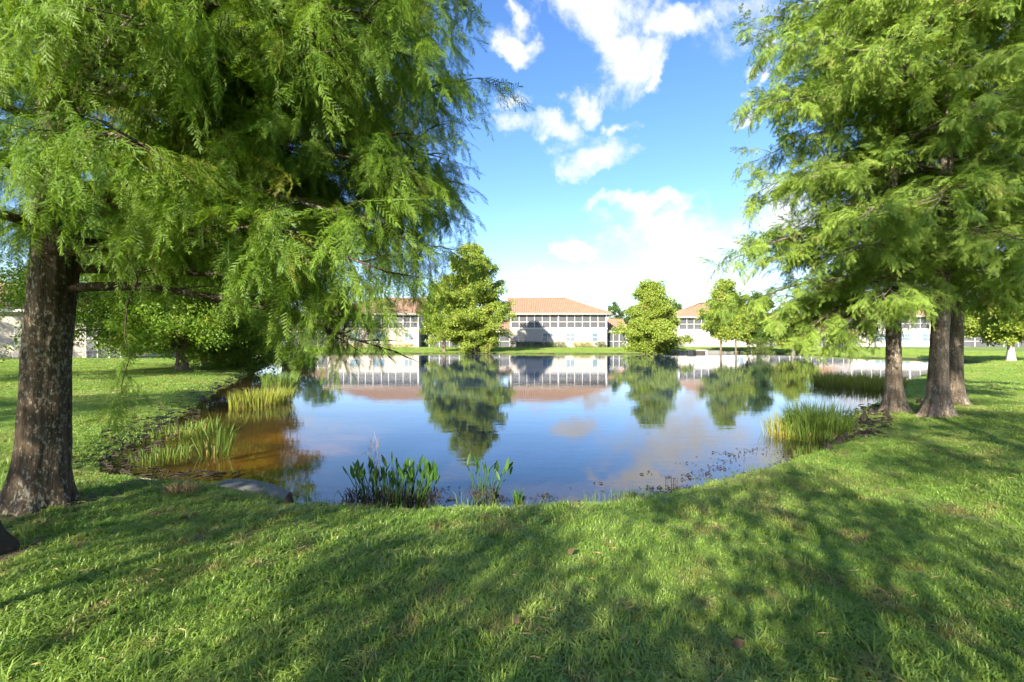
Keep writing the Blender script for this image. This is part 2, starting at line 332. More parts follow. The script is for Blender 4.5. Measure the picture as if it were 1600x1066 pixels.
def ground_z(x, y, sd=None):
    sd = pond_sd(x, y) if sd is None else sd
    shelf = sstep(-1.9, -3.0, np.asarray(x)) * sstep(22, 6, np.asarray(y))      # the shallow inlet by the big trunk
    land = .13 * sstep(-.02, .5, sd) + .024 * np.clip(sd, 0, 11) + (fbm(np.asarray(x) * .8, np.asarray(y) * .8) - .45) * .06 * sstep(.2, 1.5, sd) + .02 * sstep(0, .1, sd)
    bed = -(.10 + .0 * sd) * sstep(0, -.25, sd) - np.clip(-sd - .1, 0, 60) * (.26 - .215 * shelf)
    return np.where(sd > 0, land, np.maximum(bed, -2.2))
def axis(segs):
    out = [segs[0][0]]
    for a, b, s0, s1 in segs:
        x = a
        n = max(1, int(round((b - a) / ((s0 + s1) / 2)))); t = np.linspace(0, 1, n + 1)[1:]
        k = (s1 - s0) / (s0 + s1); out += list(a + (b - a) * (t * (1 - k) + t * t * k))
    return np.array(out)
GX = axis([(-2500, -300, 900, 150), (-300, -60, 80, 5), (-60, -18, 2.2, .7), (-18, -7, .5, .16), (-7, 10, .13, .13), (10, 20, .16, .5), (20, 60, .6, 2.2), (60, 300, 5, 80), (300, 2500, 150, 900)])
GY = axis([(-200, -20, 50, 4), (-20, 0, 3, .3), (0, 3, .25, .13), (3, 13, .13, .16), (13, 36, .18, .7), (36, 50, .8, .8), (50, 64, .45, .45), (64, 100, .8, 4), (100, 400, 6, 80), (400, 3000, 150, 900)])
X, Y = np.meshgrid(GX, GY); SD = pond_sd(X, Y); Z = ground_z(X, Y, SD)
gm = grid_mesh('lawn', X, Y, Z, M['ground'])
at_ = gm.attributes.new('shore', 'FLOAT', 'POINT'); at_.data.foreach_set('value', np.clip(SD, -3, 3).ravel().astype(np.float32))
at_ = gm.attributes.new('sand', 'FLOAT', 'POINT'); at_.data.foreach_set('value', (sstep(-1.7, -2.8, X) * sstep(14, 8, Y) * sstep(-4.6, -3.4, X + .35 * (Y - 6) )).ravel().astype(np.float32))
at_ = gm.attributes.new('soil', 'FLOAT', 'POINT'); at_.data.foreach_set('value', bare(X, Y).ravel().astype(np.float32))
tag(link('lawn', gm), 'mown green lawn sloping down to the pond', None, None, 'structure')
iy = (GY > 3) & (GY < 66); ix = (GX > -60) & (GX < 50)
wx, wy = X[np.ix_(iy, ix)], Y[np.ix_(iy, ix)]; wsd = SD[np.ix_(iy, ix)]; wz = Z[np.ix_(iy, ix)]
keep = (np.minimum.reduce([wsd[:-1, :-1], wsd[1:, :-1], wsd[:-1, 1:], wsd[1:, 1:]]) < .3)
wm = grid_mesh('water', wx, wy, wx * 0, M['water'], keep)
at_ = wm.attributes.new('depth', 'FLOAT', 'POINT'); at_.data.foreach_set('value', np.clip(-wz, 0, 3).ravel().astype(np.float32))
tag(link('water', wm), 'still blue pond mirroring the houses and trees', None, None, 'structure')
def gz(x, y): return float(ground_z(np.array([x]), np.array([y]))[0])

# ------------------------------------------------------------------ scattering (geometry nodes: points of one mesh carry small pieces)
SOURCES = {}
def scatter_group(name, meshes):
    ng = bpy.data.node_groups.new(name, 'GeometryNodeTree')
    ng.interface.new_socket('Geometry', in_out='INPUT', socket_type='NodeSocketGeometry'); ng.interface.new_socket('Geometry', in_out='OUTPUT', socket_type='NodeSocketGeometry')
    N, L = ng.nodes, ng.links; gi = N.new('NodeGroupInput'); go = N.new('NodeGroupOutput'); g2i = N.new('GeometryNodeGeometryToInstance')
    for m in reversed(meshes):
        o = bpy.data.objects.new(m.name, m); oi = N.new('GeometryNodeObjectInfo'); oi.inputs['Object'].default_value = o; oi.inputs['As Instance'].default_value = False
        L.new(oi.outputs['Geometry'], g2i.inputs[0]) if False else None
        one = N.new('GeometryNodeGeometryToInstance'); L.new(oi.outputs['Geometry'], one.inputs[0]); m['_sock'] = 1
        SOURCES.setdefault(name, []).append(one)
    jn = N.new('GeometryNodeJoinGeometry')
    for one in SOURCES[name]: L.new(one.outputs[0], jn.inputs[0])
    N.remove(g2i)
    def attr(n, t):
        a = N.new('GeometryNodeInputNamedAttribute'); a.data_type = t; a.inputs['Name'].default_value = n; return [q for q in a.outputs if q.enabled][0]
    iop = N.new('GeometryNodeInstanceOnPoints'); L.new(gi.outputs[0], iop.inputs['Points']); L.new(jn.outputs[0], iop.inputs['Instance'])
    iop.inputs['Pick Instance'].default_value = True; L.new(attr('pick', 'INT'), iop.inputs['Instance Index'])
    e = N.new('FunctionNodeEulerToRotation'); L.new(attr('rot', 'FLOAT_VECTOR'), e.inputs[0]); L.new(e.outputs[0], iop.inputs['Rotation']); L.new(attr('scl', 'FLOAT'), iop.inputs['Scale'])
    L.new(iop.outputs[0], go.inputs[0]); return ng
def scatter_obj(name, pts, rot, scl, pick, group, mat, parent=None, loc=(0, 0, 0)):
    n = len(pts); m = bpy.data.meshes.new(name); m.vertices.add(n); m.vertices.foreach_set('co', np.asarray(pts, np.float32).ravel())
    for k, t, v in (('rot', 'FLOAT_VECTOR', rot), ('scl', 'FLOAT', scl), ('pick', 'INT', pick)):
        a = m.attributes.new(k, t, 'POINT'); a.data.foreach_set('vector' if t == 'FLOAT_VECTOR' else 'value', np.asarray(v, np.int32 if t == 'INT' else np.float32).ravel())
    m.materials.append(mat); o = link(name, m, parent, loc); md = o.modifiers.new('scatter', 'NODES'); md.node_group = group; o['kind'] = 'stuff'; return o
def rot_from(d, roll=None, up=(0, 0, 1)):      # euler angles turning +X onto d and keeping +Z upwards
    d = d / np.linalg.norm(d, axis=1, keepdims=True); u = np.broadcast_to(np.array(up, float), d.shape)
    s = np.cross(u, d); l = np.linalg.norm(s, axis=1, keepdims=True); s = np.where(l < 1e-3, np.array([[0, 1., 0]]), s / np.maximum(l, 1e-3)); w = np.cross(d, s)
    if roll is not None:
        c, q = np.cos(roll)[:, None], np.sin(roll)[:, None]; s, w = s * c + w * q, w * c - s * q
    return np.stack([np.arctan2(s[:, 2], w[:, 2]), np.arcsin(np.clip(-d[:, 2], -1, 1)), np.arctan2(d[:, 1], d[:, 0])], 1)

def frond(v, f, base, d, nrm, length, pairs, ll, lw):
    d = d.normalized(); s = nrm.cross(d).normalized(); n = s.cross(-d)
    o = len(v); w = lw * .35
    tip = base + d * length - Vector((0, 0, 1)) * length * .12
    v += [base + s * w, base - s * w, tip]; f.append((o, o + 1, o + 2))
    for i in range(pairs):
        t = (i + .6) / pairs; p = base.lerp(tip, t); k = ll * (math.sin(math.pi * min(1, .18 + t * .86)) * .9 + .12)
        for sg in (1, -1):
            o = len(v); q = p + (s * sg * .88 + d * .5) * k + n * random.uniform(-.15, .05) * k
            v += [p - d * lw * .5, p + d * lw * .5, q]; f.append((o, o + 1, o + 2))
def spray(name, mat, L=.34, side=8, fl=.10, pairs=9, ll=.013, lw=.0045, droop=.25, seed=0):
    random.seed(seed); mb = MB(); v, f = [], []; P = []
    for i in range(7):
        t = i / 6; P.append(Vector((L * t, .03 * L * math.sin(3 * t + seed), -droop * L * t * t)))
    def at(t): x = t * 6; i = min(5, int(x)); return P[i].lerp(P[i + 1], x - i)
    mb.tube(P, [.0022 * (1 - .7 * i / 6) * (L / .34) for i in range(7)], 3, False)
    for i in range(side * 2):
        t = .10 + .88 * i / (side * 2 - 1); sg = 1 if i % 2 else -1; a = R(random.uniform(48, 72)) * (1 - .35 * t) * sg
        d = Vector((math.cos(a), math.sin(a), random.uniform(-.55, .12))); n = Vector((random.uniform(-.3, .3), random.uniform(-.3, .3), 1)).normalized()
        frond(v, f, at(t), d, n, fl * random.uniform(.7, 1.15) * (1 - .35 * t), pairs, ll * random.uniform(.8, 1.15), lw)
    frond(v, f, P[-1], Vector((1, random.uniform(-.2, .2), -.4)), Vector((0, .1, 1)), fl * .8, pairs, ll, lw)
    mb.add(v, f); return mb.mesh(name, mat)
def leaf_clump(name, mat, n=34, rad=.45, size=.13, seed=0, flat=.7):
    r = np.random.default_rng(seed); mb = MB()
    for i in range(n):
        p = r.normal(size=3); p = p / np.linalg.norm(p) * rad * r.uniform(.25, 1) ** .6; p[2] *= flat
        d = r.normal(size=3) + p / rad * .8 + (0, 0, -.3); d /= np.linalg.norm(d); s = np.cross(d, r.normal(size=3)); s /= np.linalg.norm(s); k = size * r.uniform(.6, 1.3); w = k * .33
        mb.add([p, p + d * k * .5 + s * w, p + d * k, p + d * k * .5 - s * w], [(0, 1, 2, 3)])
    return mb.mesh(name, mat)
def branchlet(name, mat, L, n, kw, droop, seed):
    """a twig carrying several sprays, alternately left and right"""
    random.seed(seed); mb = MB(); P = [Vector((L * i / 6, .04 * L * math.sin(2.5 * i / 6 + seed), -droop * L * (i / 6) ** 2)) for i in range(7)]
    mb.tube(P, [.004 * (1 - .7 * i / 6) for i in range(7)], 3, False)
    subs = []
    for i in range(n):
        t = .06 + .9 * i / (n - 1); x = t * 6; j = min(5, int(x)); p = P[j].lerp(P[j + 1], x - j); a = R(random.uniform(30, 62)) * (1 if i % 2 else -1) * (1 - .6 * t)
        subs.append((p, Euler((random.uniform(-.7, .7), random.uniform(-.1, .75), a)), random.uniform(.65, 1.1) * (1 - .3 * t), seed * 31 + i))
    for p, e, k, sd in subs:
        m = spray('tmp', None, seed=sd, droop=random.Random(sd).uniform(.1, .8), **kw); R3 = e.to_matrix()
        mb.add([R3 @ (v.co * k) + p for v in m.vertices], [tuple(q.vertices) for q in m.polygons]); bpy.data.meshes.remove(m)
    return mb.mesh(name, mat)
KN_ = dict(L=.26, side=7, fl=.095, pairs=8, ll=.0155, lw=.0068)
KM_ = dict(L=.27, side=6, fl=.11, pairs=3, ll=.027, lw=.022)
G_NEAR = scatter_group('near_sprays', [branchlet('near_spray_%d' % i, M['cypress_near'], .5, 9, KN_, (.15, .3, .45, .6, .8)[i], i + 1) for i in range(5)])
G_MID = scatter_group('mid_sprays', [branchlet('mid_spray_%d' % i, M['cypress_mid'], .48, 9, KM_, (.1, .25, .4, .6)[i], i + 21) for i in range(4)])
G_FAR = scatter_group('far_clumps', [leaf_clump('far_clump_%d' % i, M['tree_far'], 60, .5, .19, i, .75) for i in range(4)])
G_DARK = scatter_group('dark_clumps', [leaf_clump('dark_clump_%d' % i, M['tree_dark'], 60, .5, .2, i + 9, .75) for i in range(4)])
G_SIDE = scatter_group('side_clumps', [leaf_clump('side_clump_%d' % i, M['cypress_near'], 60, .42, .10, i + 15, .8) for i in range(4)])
G_HEDGE = scatter_group('hedge_clumps', [leaf_clump('hedge_clump_%d' % i, M['hedge_green'], 30, .2, .08, i + 30, .9) for i in range(3)])
G_GOLD = scatter_group('gold_clumps', [leaf_clump('gold_clump_%d' % i, M['hedge_gold'], 30, .2, .08, i + 40, .9) for i in range(3)])

# ------------------------------------------------------------------ trees
def trunk_mesh(path, rad, mat, seg=40, rings=70, flare=1.6, flare_h=.5, flutes=5, rough=.05, seed=0):
    path = np.array(path, float); rad = np.array(rad, float); t = np.linspace(0, 1, rings); L = np.linspace(0, 1, len(path))
    c = np.stack([np.interp(t, L, path[:, k]) for k in range(3)], 1); r = np.interp(t, L, rad)
    h = c[:, 2] - c[0, 2]; a = np.linspace(0, 2 * np.pi, seg, endpoint=False); A, H = np.meshgrid(a, h)
    fl = np.exp(-H / flare_h)
    RR = r[:, None] * (1 + (flare - 1) * fl * (1 + .42 * np.sin(A * flutes + seed + .5 * np.sin(A * 2)))
         + rough * (fbm(np.cos(A) * 4 + seed, np.sin(A) * 4, H * 1.3, 4) - .45) * 2 + .03 * np.sin(A * 3 + H * 1.2 + seed))
    X = c[:, :1] + RR * np.cos(A); Y = c[:, 1:2] + RR * np.sin(A); Z = np.repeat(c[:, 2:], seg, 1)
    X = np.concatenate([X, X[:, :1]], 1); Y = np.concatenate([Y, Y[:, :1]], 1); Z = np.concatenate([Z, Z[:, :1]], 1)
    return grid_mesh('trunk', X, Y, Z, mat)
def unit(v): return v / np.linalg.norm(v)
def grow(r, base_at, limbs, sub_gap=.3, sub_len=.9, spray_gap=.11, spread=1.0, hang=.5, wob=.12, keep=None, clump=False, limb_r=.03, start=.28):
    """limbs: (height, azimuth, length, elevation, droop). Returns limb tubes, and the points, directions of the sprays."""
    tubes, pts, dirs = [], [], []
    for z, az, ln, el, droop in limbs:
        p = np.array(base_at(z), float); d = np.array((math.cos(az) * math.cos(el), math.sin(az) * math.cos(el), math.sin(el))); n = max(5, int(ln / .35)); P, D = [p], [d]
        for i in range(n):
            d = d + r.normal(size=3) * wob * .5; d[2] -= droop / n; d = unit(d); p = p + d * ln / n; P.append(p); D.append(d)
        tube = [(P, [max(.004, limb_r * (ln / 3) ** .7 * (1 - .88 * i / n)) for i in range(n + 1)])]
        s = ln * start; k = 0
        while s < ln:
            t = s / ln; i = min(n - 1, int(t * n)); q = P[i] + (P[i + 1] - P[i]) * (t * n - i); d0 = D[i]; sg = 1 if k % 2 else -1; k += 1
            a = sg * R(r.uniform(38, 78)); c, w = math.cos(a), math.sin(a)
            d = np.array((d0[0] * c - d0[1] * w, d0[0] * w + d0[1] * c, d0[2] * .4 + r.uniform(-.32, .28))); d = unit(d)
            sl = sub_len * (1 - .45 * t) * r.uniform(.55, 1.2) * min(1.3, .5 + ln / 5); m = 4; Q = [q]
            for j in range(m):
                d = d + r.normal(size=3) * wob; d[2] -= .22 / m * hang * 2; d = unit(d); Q.append(Q[-1] + d * sl / m)
            tube.append((Q, [max(.002, limb_r * .28 * (1 - .85 * j / m)) for j in range(m + 1)]))
            x = sl * .18
            while x < sl:
                u = x / sl * m; j = min(m - 1, int(u)); b = Q[j] + (Q[j + 1] - Q[j]) * (u - j); e = Q[j + 1] - Q[j]; e = unit(e)
                e = e + r.normal(size=3) * .38 * spread + (0, 0, -hang * r.uniform(.1, 1.0)); pts.append(b); dirs.append(unit(e)); x += spray_gap * r.uniform(.6, 1.5)
            pts.append(Q[-1]); dirs.append(unit(Q[-1] - Q[-2] + (0, 0, -.2 * hang)))
            s += sub_gap * r.uniform(.6, 1.4)
        pts.append(P[-1]); dirs.append(D[-1]); tubes.append(tube)
    pts, dirs = np.array(pts), np.array(dirs)
    if keep is not None: k = keep(pts); pts, dirs = pts[k], dirs[k]
    return tubes, pts, dirs
def finish_tree(name, label, cat_group, base, trunk, tubes, pts, dirs, r, group, leaf, wood, scl=(.8, 1.25), npick=4, limb_seg=6, sub_tubes=True, roll=.5, limb_parts=True):
    t = thing(name, label, 'tree', base, 0, cat_group); B = np.array(base)
    trunk.materials.clear(); trunk.materials.append(wood); trunk.transform(Matrix.Translation(-Vector(base))); link('trunk', trunk, t)
    if limb_parts:
        for tb in tubes:
            mb = MB(); mb.tube([np.array(p) - B for p in tb[0][0]], tb[0][1], limb_seg)
            if sub_tubes:
                for P, rr in tb[1:]: mb.tube([np.array(p) - B for p in P], rr, 3, False)
            mb.build('limb', wood, t, True)
    n = len(pts)
    scatter_obj('crown', pts - B, rot_from(dirs, r.normal(size=n) * roll), r.uniform(scl[0], scl[1], n) if isinstance(scl, tuple) else scl, r.integers(0, npick, n), group, leaf, t)
    return t

# --- the big cypress whose trunk stands by the frame's edge
def near_cypress():
    r = np.random.default_rng(5); b = px_at(55, 790, .2); b[2] = gz(b[0], b[1]) - .05
    path = [b, b + (.06, .02, .6), b + (.06, .04, 1.4), b + (.14, .05, 2.4), b + (.18, .05, 4), b + (.25, .1, 7), b + (.3, .1, 9.5)]
    rad = [.185, .18, .17, .165, .14, .10, .03]
    tm = trunk_mesh([path[0]] + path[1:], rad, M['bark_near'], 90, 300, 1.6, .22, 6, .14, 2.0)
    PA = np.array(path); 
    def at(z): return [np.interp(z, PA[:, 2], PA[:, k]) for k in range(3)]
    limbs = []
    # the limbs one sees leaving the trunk towards the pond
    for z, az, ln, el, dr in ((2.15, 8, 3.3, 12, .30), (2.35, 34, 3.0, 10, .45), (2.45, -24, 2.9, 14, .4), (2.75, 2, 3.5, 14, .35), (2.9, 20, 3.7, 16, .45), (3.0, -40, 2.6, 16, .6),
                              (3.1, 48, 3.4, 14, .5), (3.3, -12, 3.4, 18, .5), (3.45, 12, 3.8, 18, .45), (3.6, 30, 3.8, 16, .5), (3.75, -30, 2.9, 18, .6), (3.9, 0, 3.6, 16, .4), (4.05, 60, 3.2, 16, .5),
                              (4.2, 20, 3.8, 16, .4), (4.4, -18, 3.2, 20, .5), (4.5, 40, 3.7, 16, .4), (4.7, 6, 3.7, 18, .4), (4.9, 26, 3.7, 18, .4), (5.0, -34, 3.0, 20, .5), (5.2, 12, 3.5, 20, .3), (5.4, 50, 3.2, 20, .3), (5.6, 24, 3.3, 20, .3), (2.6, 62, 2.9, 12, .5), (2.55, 80, 2.6, 10, .5)):
        limbs.append((z, R(az), ln * .97, R(el), dr))
    for k in range(16): limbs.append((2.9 + k * .19, R(-15 + (k * 47) % 62), 3.3 + .4 * math.sin(k), R(15), .42))
    for k in range(34):        # the rest of the way round and upwards
        z = 2.5 + k * .19; limbs.append((z, R(95 + (k * 137.5) % 235), r.uniform(2.0, 3.2) * max(.25, 1 - max(0, z - 5.5) / 5), R(18), .4))
    for k in range(14):
        z = 5.8 + k * .25; limbs.append((z, R(-60 + (k * 137.5) % 150), 3.2 * max(.2, 1 - (z - 5.5) / 4.5), R(22), .3))
    def keep(p):
        d = p - np.array((0, 0, CAMZ)); far = np.linalg.norm(d, axis=1) > 2.1
        low = np.interp(p[:, 0], (-9, -2.9, -2.4, -1.4, -.6), (2.7, 2.6, 1.95, 1.95, 2.15))
        return far & (p[:, 2] > low) & ~((p[:, 0] < -4.9) & (p[:, 1] < 3.6) & (p[:, 2] < 6.5))
    tubes, pts, dirs = grow(r, at, limbs, .125, .74, .085, 1.0, .5, .12, keep, limb_r=.045, start=.2); print('near', len(pts))
    # two long hanging branchlets below the crown
    ex = []; nex = 0
    for px, y0, y1, d, n in ((522, 455, 585, 4.6, 30), (205, 400, 640, 3.9, 16), (565, 470, 540, 5.0, 12), (610, 470, 535, 5.3, 10), (482, 430, 555, 4.4, 26), (655, 430, 490, 5.2, 12), (450, 420, 520, 4.4, 20), (540, 440, 555, 4.9, 14)):
        a, c = px_d(px, y0 - 40, d), px_d(px - 8, y1, d - .05); P = [a + (c - a) * i / 7 + r.normal(size=3) * .02 for i in range(8)]; ex.append([(P, [.009 * (1 - .8 * i / 7) + .001 for i in range(8)])])
        t = r.uniform(.25 if px != 205 else .5, 1, n); q = a + (c - a) * t[:, None]; dd = np.stack([r.normal(size=n) * .8, r.normal(size=n) * .8, -r.uniform(.3, 1.1, n)], 1)
        nex += n; pts = np.concatenate([pts, q]); dirs = np.concatenate([dirs, dd / np.linalg.norm(dd, axis=1, keepdims=True)])
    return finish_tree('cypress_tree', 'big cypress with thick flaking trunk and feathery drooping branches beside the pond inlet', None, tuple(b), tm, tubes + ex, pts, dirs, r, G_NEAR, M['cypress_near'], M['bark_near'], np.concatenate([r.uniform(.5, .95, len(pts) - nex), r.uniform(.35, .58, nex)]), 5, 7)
near_cypress()

def mid_cypress(px, py, z, r0, lean, label, seed, height=13.0, reach=3.3, low=2.5, side=None, extra=()):
    r = np.random.default_rng(seed); b = px_at(px, py, z); b[2] = gz(b[0], b[1]) - .05
    PA = np.array([b, b + (lean * .05, 0, .9), b + (lean * .12, 0, 2.2), b + (lean * .25, 0, 4.5), b + (lean * .4, 0, 8), b + (lean * .5, 0, height)])
    tm = trunk_mesh(PA, [r0, r0 * .92, r0 * .85, r0 * .68, r0 * .4, .03], M['bark_mid'], 56, 170, 2.0, .26, 7, .10, seed)
    def at(h): return [np.interp(h, PA[:, 2], PA[:, k]) for k in range(3)]
    limbs = []; n = 74
    for k in range(n):
        t = k / n; h = low + (height - low - .5) * t ** .95; az = (k * 137.5 + seed * 40) % 360
        ln = reach * (1 - .12 * t if t < .6 else .93 - 2.0 * (t - .6)) * r.uniform(.72, 1.08); ln = max(.5, ln)
        if side is not None: ln *= 1 + .16 * math.cos(R(az - side))
        limbs.append((h, R(az), ln, R(6 + 26 * t), .6 - .35 * t))
    limbs += [(z_, R(a_), l_, R(e_), d_) for z_, a_, l_, e_, d_ in extra]
    tubes, pts, dirs = grow(r, at, limbs, .14, .85, .10, 1.5, .22, .14, None, limb_r=.038, start=.22); print('mid', len(pts))
    finish_tree('cypress_tree', label, 'cypress trees on the pond bank', tuple(b), tm, tubes, pts, dirs, r, G_MID, M['cypress_mid'], M['bark_mid'], (.45, .85), 4, 5)
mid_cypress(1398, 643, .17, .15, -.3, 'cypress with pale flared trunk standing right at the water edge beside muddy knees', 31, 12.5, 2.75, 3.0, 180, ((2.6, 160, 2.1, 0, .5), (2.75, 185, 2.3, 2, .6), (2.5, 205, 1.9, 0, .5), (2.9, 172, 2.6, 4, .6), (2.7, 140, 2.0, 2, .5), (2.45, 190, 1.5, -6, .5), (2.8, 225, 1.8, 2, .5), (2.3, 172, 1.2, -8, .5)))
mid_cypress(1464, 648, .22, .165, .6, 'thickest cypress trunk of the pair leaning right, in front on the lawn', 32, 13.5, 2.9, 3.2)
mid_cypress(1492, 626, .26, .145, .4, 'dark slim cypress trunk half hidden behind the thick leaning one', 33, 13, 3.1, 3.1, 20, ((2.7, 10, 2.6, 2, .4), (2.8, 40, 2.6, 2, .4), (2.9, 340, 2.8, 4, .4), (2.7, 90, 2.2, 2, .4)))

# --- trees round the pond and behind the houses
def round_tree(name, label, group_label, px, py, d, top_py, w_px, low_py, seed, ng=None, leaf='tree_far', wood='bark_far', n=56, shape='oval', r0=.16, clump=1.0, limb_parts=True, gap=.55, base_z=None):
    r = np.random.default_rng(seed); x = (px - CX) / F * d; gzv = gz(x, d) if base_z is None else base_z; b = np.array((x, d, gzv - .05)); H = CAMZ + (HY - top_py) / F * d - b[2]; W = w_px / F * d / 2
    low = max(.3, CAMZ + (HY - low_py) / F * d - b[2])
    ben = r.normal(size=2) * .15
    PA = np.array([b, b + (ben[0] * .3, 0, H * .25), b + (ben[0], ben[1], H * .6), b + (ben[0] * 1.2, 0, H * .97)])
    tm = trunk_mesh(PA, [r0, r0 * .8, r0 * .45, .02], M[wood], 14, 30, 1.5, .35, 5, .08, seed)
    def at(h): return [np.interp(h, PA[:, 2], PA[:, k]) for k in range(3)]
    limbs = []
    for k in range(n):
        t = (k + .5) / n; h = b[2] + low + (H - low) * t * .97
        if shape == 'oval': pr = math.sin(math.pi * min(1, .16 + .84 * t)) ** .7
        elif shape == 'cone': pr = (1 - t) ** .62 * min(1, .62 + t * 2.4) * 1.05 + .05
        else: pr = math.sin(math.pi * min(1, .28 + .72 * t)) ** .6
        limbs.append((h - W * pr * .25, R((k * 137.5 + seed * 31) % 360), max(.3, (W - .35) * pr * r.uniform(.45, 1.18)), R(14 + 30 * t), .2))
    tubes, pts, dirs = grow(r, at, limbs, gap * .75, .9 * W / 3.2, gap * .75, 1.2, .3, .15, None, limb_r=.05, start=.3)
    o = finish_tree(name, label, group_label, tuple(b), tm, tubes, pts, dirs, r, ng or G_FAR, M[leaf], M[wood], (.5 * clump, 1.3 * clump), 4, 4, False, 3.0, limb_parts)
    return o
GS = 'trees on the far shore'
round_tree('shade_tree', 'tallest leafy tree on the far bank, its top reflected mid pond', GS, 742, 548, 59, 380, 124, 538, 41, n=84, shape='oval', r0=.26, gap=.5)
round_tree('shade_tree', 'lower leafy tree just left of the tallest one on the far bank', GS, 694, 548, 59.5, 438, 88, 526, 42, n=50, r0=.2)
round_tree('cypress_tree', 'cone shaped cypress on the grassy point between the two pale houses', GS, 1016, 549, 57.5, 441, 112, 537, 43, n=80, shape='cone', r0=.2, gap=.45)
round_tree('shade_tree', 'airy yellow green tree in front of the white house wall', GS, 1126, 547, 58, 437, 84, 522, 44, n=42, r0=.13)
round_tree('shade_tree', 'small thin trunked tree close beside the airy yellow green one', GS, 1150, 549, 57, 462, 66, 524, 45, n=38, r0=.12)
round_tree('shade_tree', 'pale trunked light green tree seen under the drooping cypress boughs', GS, 1240, 550, 55, 484, 78, 536, 46, n=44, r0=.17, wood='bark_pale')
round_tree('shade_tree', 'small tree with pale flared base at the pond end beyond the sunny lawn', GS, 1580, 563, 33, 470, 150, 518, 47, n=50, r0=.22, wood='bark_pale', gap=.45, clump=.8)
round_tree('shade_tree', 'rounded darker tree between the airy one and the pale trunked one', GS, 1184, 549, 61, 458, 76, 530, 48, G_DARK, 'tree_dark', n=46, r0=.15)
GL = 'trees along the inlet bank'
round_tree('shade_tree', 'broad dark tree with flared trunk on the lawn past the inlet', GL, 285, 576, 22.5, 330, 420, 500, 51, G_SIDE, 'cypress_near', 'bark_mid', 110, 'low', .24, .95, gap=.42)
round_tree('shade_tree', 'dark leafy tree leaning over the water just past the broad one', GL, 388, 572, 25, 375, 180, 560, 52, G_SIDE, 'cypress_near', 'bark_mid', 90, 'low', .17, .95, gap=.36)
round_tree('shade_tree', 'bushy tree whose lower leaves reach out over the gold reeds', GL, 318, 573, 27, 410, 130, 492, 53, G_SIDE, 'cypress_near', 'bark_mid', 40, 'oval', .18, .95, gap=.45)
GB = 'trees behind the houses'
for k, (px, top, w, d, lab) in enumerate(((962, 472, 52, 112, 'dark tree showing above the low roof right of the main house'), (988, 478, 40, 118, 'distant tree peeping over the link roof behind the cone shaped cypress'),
        (1055, 472, 50, 115, 'distant tree showing left of the white house roof'), (1040, 480, 40, 122, 'smallest distant tree between the cone cypress and the white house'),
        (500, 452, 90, 110, 'distant tree behind the terracotta roof beyond the hanging branches'), (1290, 470, 110, 112, 'distant tree behind the cypress boughs over the pond'), (1440, 468, 120, 105, 'distant tree seen between the cypress trunks'),
        (60, 420, 150, 60, 'tree behind the low house beyond the big trunk'), (180, 430, 160, 66, 'tree behind the screened porch past the big trunk'), (1570, 474, 110, 98, 'distant tree behind the sunlit lawn at the pond end'))):
    round_tree('distant_tree', lab, GB, px, 540, d, top, w, 528, 60 + k, G_DARK, 'tree_dark', 'bark_far', 34, 'oval', .25, 1.3, False, .9, base_z=.4)

# --- trees behind the viewer, known by the shade they throw over the near lawn
def shade_tree(x, y, H, W, seed, label, low=2.6, n=60):
    r = np.random.default_rng(seed); b = np.array((x, y, gz(x, y) - .05)); PA = np.array([b, b + (.1, 0, H * .4), b + (.1, .1, H)])
    r0 = .10 if H < 7 else .15; tm = trunk_mesh(PA, [r0, r0 * .7, .02], M['bark_mid'], 24, 40, 1.6, .4, 5, .07, seed)
    def at(h): return [np.interp(h, PA[:, 2], PA[:, k]) for k in range(3)]
    limbs = [(low + (H - low - .3) * (k + .5) / n, R(k * 137.5 + seed * 20), W * math.sin(math.pi * min(1, .2 + .8 * (k + .5) / n)) ** .7 * r.uniform(.6, 1.1), R(14), .3) for k in range(n)]
    tubes, pts, dirs = grow(r, at, limbs, .42, .9, .36, 1.1, .4, .12, None, limb_r=.045, start=.3)
    finish_tree('cypress_tree', label, 'cypress trees behind the viewer', tuple(b), tm, tubes, pts, dirs, r, G_SIDE, M['cypress_near'], M['bark_mid'], (.62, 1.0), 4, 4, False, 3.0)
shade_tree(-1.9, -5.0, 5.8, 2.2, 71, 'low cypress behind the viewer shading the lawn in front of the weed clumps', 2.0, 22)
shade_tree(-8.2, -4.6, 7.6, 1.3, 73, 'narrow cypress behind the viewer shading the big flaking trunk', 2.6, 34)
shade_tree(.3, -7.0, 14.5, 3.0, 74, 'tall cypress behind the viewer dappling the lawn before the leaning trunk', 5.0, 46)
shade_tree(-16.5, -2.0, 9, 3.0, 75, 'cypress beyond the frame shading the lawn along the inlet', 3.0, 44)
shade_tree(2.7, -4.6, 5.8, 2.2, 76, 'low cypress behind the viewer shading the lower right corner of the lawn', 2.2, 26)
shade_tree(-5.6, -3.0, 4.6, 1.5, 79, 'flat topped small cypress behind the viewer shading the lawn above the grey pipe', 3.5, 9)
shade_tree(-4.5, -5.3, 5.2, 1.2, 80, 'small cypress behind the viewer shading the middle foreground grass', 3.4, 11)
shade_tree(-38, 23.5, 11, 4.2, 77, 'tree beyond the frame shading the low house behind the big trunk', 3.0, 50)
shade_tree(-22, 8.5, 13, 4.2, 78, 'tree beyond the frame shading the lawn past the inlet', 3.0, 50)

